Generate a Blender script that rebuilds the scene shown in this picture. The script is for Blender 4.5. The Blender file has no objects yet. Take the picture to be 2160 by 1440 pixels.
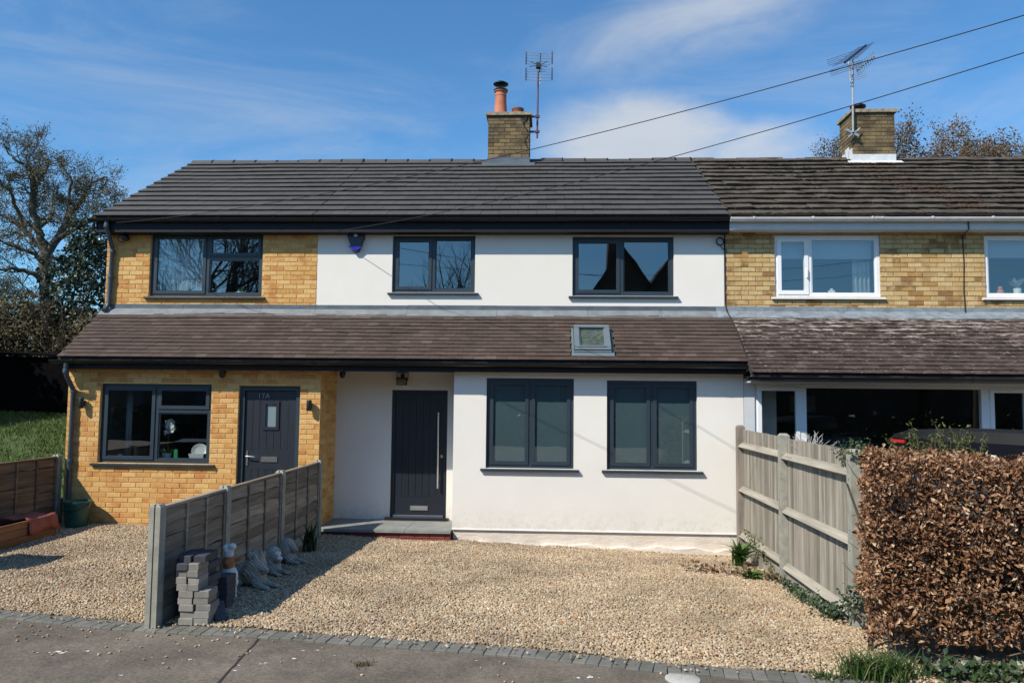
import bpy, math, random
import numpy as np
from mathutils import Vector, Matrix, Euler, noise as mnoise
R_ = math.radians
rnd = random.Random(7)
scene = bpy.context.scene
COL = scene.collection

# ---------------------------------------------------------------- camera
FPX = 1620.0                       # focal length in pixels of the 2160 px wide photograph
EYE = Vector((0, 0, 1.97))
CAM_ROT = (Matrix.Rotation(math.atan(80/FPX), 3, 'Z') @
           Matrix.Rotation(math.pi/2 + math.atan(115/FPX), 3, 'X') @
           Matrix.Rotation(0.010, 3, 'Z'))
cam = bpy.data.objects.new('camera', bpy.data.cameras.new('camera'))
COL.objects.link(cam)
cam.data.sensor_width = 36; cam.data.lens = FPX/2160*36
cam.data.clip_start = 0.05; cam.data.clip_end = 1500
cam.matrix_world = Matrix.Translation(EYE) @ CAM_ROT.to_4x4()
scene.camera = cam
# ---------------------------------------------------------------- sun, sky, exposure
SUN_V = Vector((1.08, 1.0, -1.40)).normalized()      # direction the light travels
SUN_EL = math.asin(-SUN_V.z)
sun = bpy.data.objects.new('sun', bpy.data.lights.new('sun', 'SUN'))
COL.objects.link(sun)
sun.data.energy = 5.0; sun.data.angle = R_(0.53); sun.data.color = (1.0, 0.925, 0.80)
sun.rotation_euler = SUN_V.to_track_quat('-Z', 'Y').to_euler()
sun.location = (-10, -10, 20)
world = bpy.data.worlds.new('World'); scene.world = world; world.use_nodes = True
SKY_STRENGTH = 0.122
def build_world():
    nt = world.node_tree; N = nt.nodes; L = nt.links; N.clear()
    out = N.new('ShaderNodeOutputWorld'); bg = N.new('ShaderNodeBackground'); L.new(bg.outputs[0], out.inputs[0])
    bg.inputs['Strength'].default_value = SKY_STRENGTH
    sky = N.new('ShaderNodeTexSky'); sky.sky_type = 'NISHITA'; sky.sun_disc = False
    sky.sun_elevation = SUN_EL; sky.sun_rotation = math.atan2(-SUN_V.x, -SUN_V.y)
    sky.air_density = 1.0; sky.dust_density = 0.25; sky.ozone_density = 3.0; sky.altitude = 60
    tint = N.new('ShaderNodeMix'); tint.data_type = 'RGBA'; tint.blend_type = 'MULTIPLY'
    tint.inputs[0].default_value = 1.0; L.new(sky.outputs[0], tint.inputs[6]); tint.inputs[7].default_value = (0.62, 1.03, 1.24, 1)
    tc = N.new('ShaderNodeTexCoord'); sep = N.new('ShaderNodeSeparateXYZ'); L.new(tc.outputs['Generated'], sep.inputs[0])
    def m(op, a, b=None, c=None, clamp=False):
        n = N.new('ShaderNodeMath'); n.operation = op; n.use_clamp = clamp
        for i, x in enumerate((a, b, c)):
            if x is None: continue
            if isinstance(x, (int, float)): n.inputs[i].default_value = x
            else: L.new(x, n.inputs[i])
        return n.outputs[0]
    az = m('ARCTAN2', sep.outputs[0], sep.outputs[1]); el = m('ARCSINE', sep.outputs[2])
    def blob(a, e, sa, se):
        x = m('DIVIDE', m('SUBTRACT', az, R_(a)), R_(sa)); y = m('DIVIDE', m('SUBTRACT', el, R_(e)), R_(se))
        return m('EXPONENT', m('MULTIPLY', m('ADD', m('MULTIPLY', x, x), m('MULTIPLY', y, y)), -1.0))
    def nz(scale, detail, rough, sx=1, sz=1, dist=0.0, off=0.0):
        mp = N.new('ShaderNodeMapping'); L.new(tc.outputs['Generated'], mp.inputs[0]); mp.inputs['Scale'].default_value = (sx, sx, sz)
        mp.inputs['Location'].default_value = (off, off*.7, off*.3); mp.inputs['Rotation'].default_value = (0, R_(12), 0)
        n = N.new('ShaderNodeTexNoise'); L.new(mp.outputs[0], n.inputs[0])
        n.inputs['Scale'].default_value = scale; n.inputs['Detail'].default_value = detail; n.inputs['Roughness'].default_value = rough; n.inputs['Distortion'].default_value = dist
        return n.outputs[0]
    soft = nz(5.0, 7, .55, 1, 2.2, .3); wisp = nz(2.6, 8, .62, 1, 4.2, .9, 3.1); fine = nz(22, 5, .6, 1, 1.6)
    puff = m('MULTIPLY', blob(7.0, 18.4, 8.2, 4.4), m('ADD', m('MULTIPLY', soft, 1.4), m('MULTIPLY', fine, .55)))
    puff2 = m('MULTIPLY', blob(13.5, 17.3, 8.5, 3.2), m('ADD', soft, m('MULTIPLY', fine, .3)))
    pf = N.new('ShaderNodeMapRange'); pf.interpolation_type = 'SMOOTHSTEP'; L.new(m('MAXIMUM', puff, puff2), pf.inputs[0])
    pf.inputs[1].default_value = .20; pf.inputs[2].default_value = .90; pf.inputs[4].default_value = .92
    band = m('MULTIPLY', m('ADD', blob(13.5, 27.0, 9.0, 3.8), m('MULTIPLY', blob(3, 23.5, 9, 4.5), .55)), m('ADD', m('MULTIPLY', wisp, 1.2), m('MULTIPLY', fine, .25)))
    bf = N.new('ShaderNodeMapRange'); bf.interpolation_type = 'SMOOTHSTEP'; L.new(band, bf.inputs[0])
    bf.inputs[1].default_value = .22; bf.inputs[2].default_value = .95; bf.inputs[4].default_value = .72
    gen = N.new('ShaderNodeMapRange'); gen.interpolation_type = 'SMOOTHSTEP'; L.new(wisp, gen.inputs[0])
    gen.inputs[1].default_value = .40; gen.inputs[2].default_value = .82; gen.inputs[4].default_value = .34
    up = m('MULTIPLY', sep.outputs[2], 6.0, clamp=True)
    fac = m('MULTIPLY', m('MAXIMUM', m('MAXIMUM', pf.outputs[0], bf.outputs[0]), gen.outputs[0]), up, clamp=True)
    mix = N.new('ShaderNodeMix'); mix.data_type = 'RGBA'; L.new(fac, mix.inputs[0]); L.new(tint.outputs[2], mix.inputs[6])
    cc = N.new('ShaderNodeMix'); cc.data_type = 'RGBA'; L.new(soft, cc.inputs[0])
    k = 1/SKY_STRENGTH
    cc.inputs[6].default_value = (.43*k, .49*k, .58*k, 1); cc.inputs[7].default_value = (.64*k, .67*k, .70*k, 1)
    L.new(cc.outputs[2], mix.inputs[7]); L.new(mix.outputs[2], bg.inputs[0])
build_world()
vs = scene.view_settings
vs.view_transform = 'Standard'; vs.look = 'None'; vs.gamma = 1; vs.use_curve_mapping = False; vs.exposure = 0.17
scene.cycles.max_bounces = 7; scene.cycles.diffuse_bounces = 3; scene.cycles.glossy_bounces = 3
scene.cycles.transparent_max_bounces = 12; scene.cycles.transmission_bounces = 4
scene.cycles.caustics_reflective = False; scene.cycles.caustics_refractive = False
scene.cycles.use_denoising = True

# ---------------------------------------------------------------- measuring helpers
def ray(u, v): return CAM_ROT @ Vector(((u-1080)/FPX, (720-v)/FPX, -1))
def atY(u, v, Y): d = ray(u, v); return EYE + d*(Y/d.y)
def atZ(u, v, z): d = ray(u, v); return EYE + d*((z-EYE.z)/d.z)
def gz(x, y):
    """height of the gravel / ground"""
    if x < -3.36 or y < 6: return 0.0
    t = min(1, max(0, (y-6.6)/4.6)); s = min(1, max(0, (x+3.3)/5.5))
    return -t*(.07+.20*s)

# ---------------------------------------------------------------- materials
MATS = {}
def nodes(name):
    m = bpy.data.materials.new(name); m.use_nodes = True; MATS[name] = m
    nt = m.node_tree; return m, nt.nodes, nt.links, nt.nodes['Principled BSDF']
def _mth(N, L, op, a, b, clamp=False):
    n = N.new('ShaderNodeMath'); n.operation = op; n.use_clamp = clamp
    for i, x in enumerate((a, b)):
        if isinstance(x, (int, float)): n.inputs[i].default_value = x
        else: L.new(x, n.inputs[i])
    return n.outputs[0]
def _noise(N, L, scale, detail=4, rough=.55, stretch=(1, 1, 1), coord='pos', dist=0):
    mp = N.new('ShaderNodeMapping'); mp.inputs['Scale'].default_value = stretch
    if coord == 'pos': L.new(N.new('ShaderNodeNewGeometry').outputs['Position'], mp.inputs[0])
    else: L.new(N.new('ShaderNodeTexCoord').outputs['Object'], mp.inputs[0])
    n = N.new('ShaderNodeTexNoise'); L.new(mp.outputs[0], n.inputs[0]); n.inputs['Scale'].default_value = scale
    n.inputs['Detail'].default_value = detail; n.inputs['Roughness'].default_value = rough; n.inputs['Distortion'].default_value = dist
    return n.outputs[0]
def _piece(N, L):
    a = N.new('ShaderNodeObjectInfo').outputs['Random']; b = N.new('ShaderNodeNewGeometry').outputs['Random Per Island']
    return _mth(N, L, 'FRACT', _mth(N, L, 'ADD', a, b), 0)
def _ramp(N, L, fac, stops, interp='LINEAR'):
    r = N.new('ShaderNodeValToRGB'); L.new(fac, r.inputs[0]); cr = r.color_ramp; cr.interpolation = interp
    while len(cr.elements) < len(stops): cr.elements.new(0.5)
    for e, (p, c) in zip(cr.elements, stops): e.position = p; e.color = (*c, 1)
    return r.outputs[0]
def _mix(N, L, fac, a, b, mode='MIX'):
    n = N.new('ShaderNodeMix'); n.data_type = 'RGBA'; n.blend_type = mode
    for i, x in ((0, fac), (6, a), (7, b)):
        if isinstance(x, (int, float)): n.inputs[i].default_value = x
        elif isinstance(x, tuple): n.inputs[i].default_value = (*x, 1)
        else: L.new(x, n.inputs[i])
    return n.outputs[2]
def _thr(N, L, x, lo, hi, top=1.0):
    r = N.new('ShaderNodeMapRange'); r.interpolation_type = 'SMOOTHSTEP'; L.new(x, r.inputs[0])
    r.inputs[1].default_value = lo; r.inputs[2].default_value = hi; r.inputs[4].default_value = top; return r.outputs[0]
def _bump(N, L, P, h, strength, dist=.01):
    b = N.new('ShaderNodeBump'); L.new(h, b.inputs['Height']); b.inputs['Strength'].default_value = strength
    b.inputs['Distance'].default_value = dist; L.new(b.outputs[0], P.inputs['Normal'])
def plain(name, col, rough=.5, metal=0, amp=.12, nscale=6, bump=0, bscale=80, spec=.5, stretch=(1, 1, 1), bdist=.004):
    m, N, L, P = nodes(name)
    n = _noise(N, L, nscale, 5, .6, stretch)
    f = _thr(N, L, n, .25, .75)
    L.new(_mix(N, L, f, tuple(c*(1-amp) for c in col), tuple(min(1, c*(1+amp)) for c in col)), P.inputs['Base Color'])
    P.inputs['Roughness'].default_value = rough; P.inputs['Metallic'].default_value = metal; P.inputs['Specular IOR Level'].default_value = spec
    if bump: _bump(N, L, P, _noise(N, L, bscale, 4, .6, stretch), bump, bdist)
    return m
def varied(name, stops, rough=.8, nscale=10, namp=.35, bump=.3, bscale=70, stretch=(1, 1, 1), interp='LINEAR', spec=.4, lichen=None, extra=None, bdist=.004, transl=0):
    """colour picked per piece from the ramp, broken up by noise; lichen = [(colour, scale, lo, hi, top)...]"""
    m, N, L, P = nodes(name)
    c = _ramp(N, L, _piece(N, L), stops, interp)
    n = _noise(N, L, nscale, 6, .65, stretch)
    c = _mix(N, L, 1.0, c, _ramp(N, L, n, [(.25, (1-namp,)*3), (.75, (1+namp*.6,)*3)]), 'MULTIPLY')
    for (lc, sc, lo, hi, top) in (lichen or []):
        c = _mix(N, L, _thr(N, L, _noise(N, L, sc, 7, .7), lo, hi, top), c, lc)
    L.new(c, P.inputs['Base Color'])
    P.inputs['Roughness'].default_value = rough; P.inputs['Specular IOR Level'].default_value = spec
    if bump: _bump(N, L, P, _noise(N, L, bscale, 5, .65, stretch), bump, bdist)
    if transl:
        t = N.new('ShaderNodeBsdfTranslucent'); L.new(c, t.inputs[0]); mx = N.new('ShaderNodeMixShader'); mx.inputs[0].default_value = transl
        L.new(P.outputs[0], mx.inputs[1]); L.new(t.outputs[0], mx.inputs[2]); L.new(mx.outputs[0], N['Material Output'].inputs[0])
    return m
def brick_mat(name, stops, burnt, soot=None):
    m, N, L, P = nodes(name)
    pr = _piece(N, L)
    c = _ramp(N, L, pr, stops)
    big = _noise(N, L, 5.5, 3, .5); drag = _noise(N, L, 16, 6, .7, (3.0, 3.0, .6)); fine = _noise(N, L, 90, 4, .7)
    gate = _thr(N, L, _mth(N, L, 'FRACT', _mth(N, L, 'MULTIPLY', pr, 7.31), 0), .45, .9)
    c = _mix(N, L, _mth(N, L, 'MULTIPLY', _thr(N, L, _mth(N, L, 'ADD', big, _mth(N, L, 'MULTIPLY', drag, .35)), .56, .78), gate), c, burnt)
    c = _mix(N, L, 1.0, c, _ramp(N, L, drag, [(.25, (.72, .70, .66)), (.7, (1.12, 1.12, 1.1))]), 'MULTIPLY')
    c = _mix(N, L, _thr(N, L, fine, .66, .78, .5), c, tuple(x*.4 for x in burnt))
    if soot: c = _mix(N, L, _thr(N, L, _noise(N, L, 2.2, 6, .7), .42, .68, soot), c, (.045, .04, .032))
    L.new(c, P.inputs['Base Color']); P.inputs['Roughness'].default_value = .88; P.inputs['Specular IOR Level'].default_value = .25
    _bump(N, L, P, _mth(N, L, 'ADD', fine, drag), .5, .004)
    return m
def glass_mat(name, tint=(.80, .86, .86), ior=2.5, wob=.012, wscale=1.3):
    m, N, L, P = nodes(name); N.remove(P)
    t = N.new('ShaderNodeBsdfTransparent'); t.inputs[0].default_value = (*tint, 1)
    g = N.new('ShaderNodeBsdfGlossy'); g.inputs['Roughness'].default_value = 0.0; g.inputs[0].default_value = (.92, .97, 1, 1)
    b = N.new('ShaderNodeBump'); b.inputs['Strength'].default_value = wob; b.inputs['Distance'].default_value = .08
    L.new(_noise(N, L, wscale, 2, .4), b.inputs['Height']); L.new(b.outputs[0], g.inputs['Normal'])
    lw = N.new('ShaderNodeLayerWeight'); lw.inputs[0].default_value = .5
    f0 = ((ior-1)/(ior+1))**2; p5 = _mth(N, L, 'POWER', lw.outputs['Facing'], 5.0)
    fr = _mth(N, L, 'ADD', _mth(N, L, 'MULTIPLY', p5, 1-f0), f0)
    mx = N.new('ShaderNodeMixShader'); L.new(fr, mx.inputs[0]); L.new(t.outputs[0], mx.inputs[1]); L.new(g.outputs[0], mx.inputs[2])
    L.new(mx.outputs[0], N['Material Output'].inputs[0]); return m

brick_mat('golden_brick', [(0, (.60, .325, .105)), (.3, (.655, .39, .145)), (.66, (.71, .465, .195)), (.92, (.61, .335, .105)), (1, (.50, .22, .065))], (.53, .235, .075))
brick_mat('stock_brick', [(0, (.50, .335, .145)), (.35, (.57, .40, .185)), (.7, (.60, .45, .235)), (.93, (.52, .33, .13)), (.98, (.44, .25, .09)), (1, (.22, .11, .06))], (.27, .15, .06))
brick_mat('sooty_brick', [(0, (.20, .145, .075)), (.5, (.26, .195, .10)), (.85, (.22, .155, .08)), (1, (.11, .075, .045))], (.12, .085, .05), soot=.75)
brick_mat('red_brick', [(0, (.23, .055, .045)), (.5, (.30, .085, .065)), (1, (.19, .05, .06))], (.13, .04, .04))
plain('cream_mortar', (.64, .43, .20), .95, amp=.15, bump=.4)
plain('old_mortar', (.24, .18, .11), .95, amp=.25, bump=.5)
plain('dark_mortar', (.09, .075, .055), .95, amp=.25, bump=.5)
def render_white():
    m, N, L, P = nodes('white_render')
    a = _noise(N, L, 1.1, 5, .6); s = _noise(N, L, 3.0, 6, .7, (4, 4, .35)); g = _noise(N, L, 160, 3, .7)
    c = _mix(N, L, _thr(N, L, a, .3, .75), (.745, .715, .66), (.785, .757, .705))
    c = _mix(N, L, _thr(N, L, s, .60, .82, .22), c, (.52, .50, .45))
    zz = N.new('ShaderNodeSeparateXYZ'); L.new(N.new('ShaderNodeNewGeometry').outputs['Position'], zz.inputs[0])
    low = _mth(N, L, 'SUBTRACT', 1.0, _thr(N, L, zz.outputs[2], .0, .45)); sp = _thr(N, L, _noise(N, L, 14, 7, .75), .42, .66)
    c = _mix(N, L, _mth(N, L, 'MULTIPLY', _mth(N, L, 'MULTIPLY', low, sp), .38), c, (.50, .44, .35))
    L.new(c, P.inputs['Base Color']); P.inputs['Roughness'].default_value = .93; P.inputs['Specular IOR Level'].default_value = .2
    _bump(N, L, P, g, .35, .004)
render_white()
def plinth():
    m, N, L, P = nodes('plinth_render')
    a = _noise(N, L, 4, 7, .7); sp = _noise(N, L, 9, 6, .75, (.5, 1, 2.2))
    c = _mix(N, L, _thr(N, L, a, .3, .7), (.66, .58, .50), (.74, .68, .60))
    c = _mix(N, L, _thr(N, L, sp, .58, .72, .7), c, (.52, .44, .30))
    c = _mix(N, L, _thr(N, L, _noise(N, L, 5, 8, .8, (1, 1, .6), dist=1.2), .66, .69, .8), c, (.28, .22, .16))
    L.new(c, P.inputs['Base Color']); P.inputs['Roughness'].default_value = .95; _bump(N, L, P, _mth(N, L, 'ADD', a, sp), .7, .02)
plinth()
varied('grey_tile', [(0, (.058, .054, .050)), (.5, (.066, .062, .058)), (1, (.074, .069, .064))], .72, 3, .2, .35, 120, spec=.5,
       lichen=[((.13, .125, .115), 6, .60, .85, .45)])
varied('mossy_tile', [(0, (.066, .051, .039)), (.5, (.086, .069, .054)), (1, (.112, .093, .074))], .92, 5, .5, .8, 40, bdist=.012,
       lichen=[((.030, .026, .018), 3.2, .50, .64, .85), ((.24, .22, .19), 16, .59, .68, .7), ((.095, .045, .026), 1.6, .62, .74, .8)])
varied('brown_tile', [(0, (.062, .042, .033)), (.5, (.074, .050, .039)), (.9, (.086, .059, .047)), (1, (.108, .078, .062))], .85, 2.2, .3, .4, 90,
       lichen=[((.22, .185, .15), 14, .68, .80, .55), ((.07, .042, .034), 1.4, .55, .75, .5)])
varied('lichen_tile', [(0, (.050, .034, .027)), (.5, (.066, .045, .036)), (1, (.088, .062, .050))], .90, 4, .5, .6, 60,
       lichen=[((.05, .035, .028), 2.4, .52, .66, .7), ((.42, .35, .315), 22, .60, .67, .75)])
def upper_lichen():
    m = MATS['lichen_tile']; N, L = m.node_tree.nodes, m.node_tree.links; P = N['Principled BSDF']; src = P.inputs['Base Color'].links[0].from_socket
    z = N.new('ShaderNodeSeparateXYZ'); L.new(N.new('ShaderNodeNewGeometry').outputs['Position'], z.inputs[0])
    band = _thr(N, L, z.outputs[2], 2.4, 3.2, .10)
    a = _thr(N, L, _mth(N, L, 'ADD', _noise(N, L, 9, 8, .78, (.40, 1.6, 1.6)), band), .60, .69, .8)
    L.new(_mix(N, L, a, src, (.46, .385, .35)), P.inputs['Base Color'])
upper_lichen()
plain('lead', (.125, .145, .165), .42, .35, .25, 4, .3, 20, stretch=(1, 1, 3))
plain('pale_lead', (.185, .20, .21), .6, .0, .2, 5, .3, 20)
plain('old_lead', (.22, .255, .285), .6, .15, .3, 7, .5, 30, stretch=(1, 1, 2.5))
plain('black_plastic', (.007, .0075, .010), .34, amp=.15)
plain('anthracite_board', (.008, .009, .015), .65, amp=.12, spec=.3)
plain('anthracite_frame', (.025, .040, .055), .42, amp=.08, nscale=2)
plain('pipe_grey', (.050, .070, .088), .38, amp=.1, nscale=3)
plain('white_upvc', (.80, .81, .82), .35, amp=.03, nscale=3)
plain('dirty_white_upvc', (.70, .70, .69), .45, amp=.14, nscale=5, stretch=(1, 1, 2))
plain('pale_board', (.58, .60, .63), .5, amp=.06, nscale=3)
plain('door_blue', (.017, .022, .032), .42, amp=.14, nscale=14, bump=.3, bscale=30, stretch=(1.2, 1, .25))
plain('door_dark', (.013, .018, .026), .40, amp=.12, nscale=10, bump=.2, bscale=30, stretch=(1.2, 1, .25))
plain('chrome', (.62, .63, .65), .25, 1.0, .05)
plain('brushed_steel', (.72, .71, .69), .35, 1.0, .06, stretch=(1, 1, .1))
plain('slate_slab', (.235, .245, .235), .75, amp=.16, nscale=5, bump=.3, bscale=40)
glass_mat('window_glass'); glass_mat('dark_glass', (.78, .83, .82), 1.8, .015)
plain('frosted_film', (.080, .128, .145), .75, amp=.06, nscale=2)
plain('black_metal', (.010, .010, .012), .4, amp=.1)
plain('terracotta', (.46, .155, .085), .75, amp=.18, nscale=5, bump=.3, bscale=50)
plain('dark_terracotta', (.22, .065, .035), .7, amp=.2, nscale=5)
plain('cap_stone', (.30, .255, .18), .95, amp=.4, nscale=14, bump=.8, bscale=40, bdist=.02)
plain('galvanised', (.33, .35, .37), .5, .3, .2, 12)
plain('mast_purple', (.085, .055, .085), .5, .2, .2)
plain('aerial_blue', (.025, .028, .075), .5)
plain('cable_black', (.012, .012, .014), .6)
plain('alarm_blue', (.03, .02, .34), .3)
plain('alarm_dark', (.022, .026, .050), .35)
plain('badge_white', (.62, .66, .72), .4)
plain('concrete_post', (.30, .295, .25), .92, amp=.22, nscale=9, bump=.5, bscale=80)
plain('timber_post', (.23, .195, .165), .9, amp=.25, nscale=9, bump=.5, bscale=40, stretch=(1, 1, .15))
WEATHER = [((.12, .115, .09), 3.0, .58, .80, .5)]
varied('grey_fence_timber', [(0, (.20, .165, .122)), (.5, (.28, .235, .178)), (1, (.37, .315, .245))], .92, 9, .6, .7, 40, (1, .18, 2.2), lichen=WEATHER)
varied('brown_fence_timber', [(0, (.155, .105, .062)), (.5, (.20, .14, .085)), (1, (.25, .175, .11))], .92, 9, .6, .7, 40, (1, .18, 2.2), lichen=WEATHER)
varied('silver_timber', [(0, (.205, .182, .144)), (.5, (.275, .248, .202)), (1, (.345, .315, .262))], .92, 7, .6, .6, 40, (2.4, 2.4, .14),
       lichen=[((.22, .20, .16), 2.5, .52, .75, .6)])
varied('rail_timber', [(0, (.32, .29, .235)), (1, (.38, .35, .285))], .9, 7, .45, .6, 40, (2.4, .16, 2.4))
varied('pale_paver', [(0, (.21, .20, .178)), (.5, (.25, .24, .215)), (1, (.30, .285, .255))], .93, 14, .25, .6, 120)
varied('dark_paver', [(0, (.045, .048, .058)), (.5, (.062, .066, .078)), (1, (.085, .088, .10))], .85, 14, .25, .6, 120)
varied('edging_paver', [(0, (.130, .130, .112)), (.5, (.16, .158, .138)), (1, (.195, .19, .168))], .92, 8, .3, .6, 120,
       lichen=[((.12, .11, .085), 6, .55, .75, .6)])
varied('pebble', [(0, (.31, .22, .135)), (.15, (.40, .295, .185)), (.38, (.49, .385, .255)), (.6, (.43, .32, .195)), (.74, (.58, .49, .36)), (.86, (.38, .31, .235)), (.95, (.37, .20, .10)), (1, (.26, .22, .18))],
       .85, .9, .42, .3, 200, interp='CONSTANT')
varied('gravel_bed', [(0, (.33, .255, .17)), (1, (.33, .255, .17))], .95, 40, .6, .9, 90, bdist=.02)
def road():
    m, N, L, P = nodes('asphalt')
    a = _noise(N, L, 1.3, 8, .72); g = _noise(N, L, 48, 6, .85); st = _noise(N, L, 60, 2, .6)
    c = _mix(N, L, _thr(N, L, a, .3, .72), (.104, .087, .070), (.190, .162, .131))
    c = _mix(N, L, 1.0, c, _ramp(N, L, g, [(.30, (.35, .35, .35)), (.70, (1.65, 1.63, 1.6))]), 'MULTIPLY')
    c = _mix(N, L, _thr(N, L, st, .66, .76, .6), c, (.27, .25, .22))
    c = _mix(N, L, _thr(N, L, _noise(N, L, 2.2, 6, .75, (1, 1.6, 1)), .62, .80, .5), c, (.22, .20, .17))
    L.new(c, P.inputs['Base Color']); P.inputs['Roughness'].default_value = .9; P.inputs['Specular IOR Level'].default_value = .3
    _bump(N, L, P, _mth(N, L, 'ADD', g, st), .5, .0025)
road()
plain('grass_ground', (.050, .085, .022), .95, amp=.4, nscale=3, bump=.7, bscale=30, bdist=.03)
varied('grass_blade', [(0, (.05, .095, .018)), (.5, (.085, .145, .028)), (1, (.15, .19, .05))], .6, 3, .3, 0, transl=.3)
varied('rough_grass_blade', [(0, (.030, .075, .014)), (.6, (.055, .11, .022)), (.9, (.11, .16, .05)), (1, (.28, .24, .12))], .6, 3, .3, 0, transl=.3)
varied('beech_leaf', [(0, (.125, .056, .029)), (.3, (.225, .110, .056)), (.58, (.32, .172, .092)), (.78, (.46, .285, .17)), (.9, (.66, .47, .31)), (1, (.10, .046, .026))], .82, 30, .3, 0, spec=.2, transl=.12)
plain('twig', (.10, .075, .055), .9, amp=.3, nscale=20)
plain('bark', (.115, .098, .075), .95, amp=.4, nscale=5, bump=.8, bscale=25, bdist=.03)
varied('oak_bud', [(0, (.11, .10, .042)), (.5, (.145, .13, .055)), (1, (.19, .165, .075))], .8, 1.2, .4, 0, transl=.2)
varied('russet_bud', [(0, (.16, .095, .048)), (.5, (.20, .125, .062)), (1, (.19, .145, .07))], .8, 1.2, .4, 0, transl=.2)
varied('holly_leaf', [(0, (.018, .032, .018)), (.6, (.030, .050, .026)), (1, (.055, .075, .045))], .35, 2, .3, 0)
varied('bramble_leaf', [(0, (.075, .072, .032)), (.5, (.115, .105, .048)), (.85, (.15, .12, .062)), (1, (.21, .18, .12))], .8, 2, .4, 0, transl=.15)
varied('ivy_leaf', [(0, (.022, .045, .018)), (.6, (.040, .070, .028)), (1, (.085, .11, .055))], .4, 5, .3, 0)
varied('lush_leaf', [(0, (.040, .10, .022)), (.6, (.075, .16, .035)), (1, (.13, .23, .06))], .45, 6, .3, 0, transl=.25)
varied('olive_leaf', [(0, (.055, .075, .018)), (.5, (.10, .12, .03)), (1, (.16, .17, .05))], .5, 6, .3, 0, transl=.25)
plain('silver_twig', (.33, .33, .31), .85, amp=.25)
plain('black_timber', (.004, .004, .0045), 1.0, amp=.3, nscale=4, bump=.3, bscale=30, spec=.05)
plain('interior_wall', (.34, .34, .32), .95, amp=.03)
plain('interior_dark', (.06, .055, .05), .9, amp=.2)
plain('interior_floor', (.13, .10, .075), .8, amp=.2)
plain('net_curtain', (.62, .68, .72), .9, amp=.08, nscale=8, stretch=(4, 4, .3))
plain('grey_curtain', (.42, .47, .48), .9, amp=.08)
plain('roller_blind', (.46, .52, .53), .9, amp=.03)
plain('slat_blind', (.10, .12, .11), .6, amp=.1)
plain('white_ceramic', (.72, .72, .69), .4, amp=.06)
plain('orchid_petal', (.78, .78, .74), .6, amp=.08)
plain('green_card', (.03, .30, .10), .5, amp=.1)
plain('stem_green', (.05, .13, .03), .5)
plain('bucket_green', (.014, .080, .062), .42, amp=.15)
plain('planter_timber', (.29, .135, .055), .8, amp=.25, nscale=7, bump=.4, bscale=30, stretch=(1, .2, 2))
plain('red_cloth', (.30, .085, .060), .85, amp=.25, nscale=10, bump=.4, bscale=60)
def stone():
    m, N, L, P = nodes('carved_stone')
    w = N.new('ShaderNodeTexWave'); w.wave_type = 'BANDS'; w.bands_direction = 'DIAGONAL'; w.inputs['Scale'].default_value = 14; w.inputs['Distortion'].default_value = 9; w.inputs['Detail'].default_value = 3
    L.new(N.new('ShaderNodeTexCoord').outputs['Object'], w.inputs[0])
    n = _noise(N, L, 18, 6, .7)
    c = _mix(N, L, _thr(N, L, n, .3, .7), (.30, .295, .25), (.46, .45, .39))
    c = _mix(N, L, _thr(N, L, w.outputs[1], .0, .35), _mix(N, L, .35, c, (.10, .10, .08)), c)
    L.new(c, P.inputs['Base Color']); P.inputs['Roughness'].default_value = .95
    _bump(N, L, P, _mth(N, L, 'ADD', w.outputs[1], n), .6, .012)
stone()
plain('painted_white', (.66, .66, .63), .8, amp=.18, nscale=16, bump=.4, bscale=50)
plain('painted_brown', (.36, .15, .055), .7, amp=.25, nscale=12, bump=.3, bscale=50)
plain('car_paint', (.008, .008, .010), .3, amp=.05, spec=.4)
plain('roof_box_top', (.008, .008, .010), .6, amp=.1, spec=.2)
plain('roof_box_side', (.006, .007, .012), .4, amp=.1)
plain('red_reflector', (.42, .025, .02), .25, amp=.05)
plain('rubber', (.015, .015, .015), .8)
plain('cover_concrete', (.42, .41, .37), .9, amp=.15, nscale=12, bump=.4)
plain('dropping_white', (.62, .60, .56), .9, amp=.2, nscale=30)
plain('dark_tar', (.028, .025, .023), .8, amp=.3, nscale=20)
plain('far_brick', (.075, .05, .04), .9, amp=.2, nscale=6)
plain('far_roof', (.06, .045, .04), .9, amp=.25, nscale=4)
plain('pole_wood', (.12, .09, .065), .9, amp=.3, stretch=(3, 3, .2))
plain('moss', (.040, .038, .018), .95, amp=.4, nscale=12, bump=.8, bscale=60, bdist=.02)
plain('rust_moss', (.070, .042, .026), .95, amp=.4, nscale=12, bump=.8, bscale=60, bdist=.02)
varied('dry_leaf', [(0, (.10, .052, .028)), (1, (.19, .105, .055))], .8, 20, .3, 0)  # dark tone puts hedge-inside shade into the colour; also used for dry stalks

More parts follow.
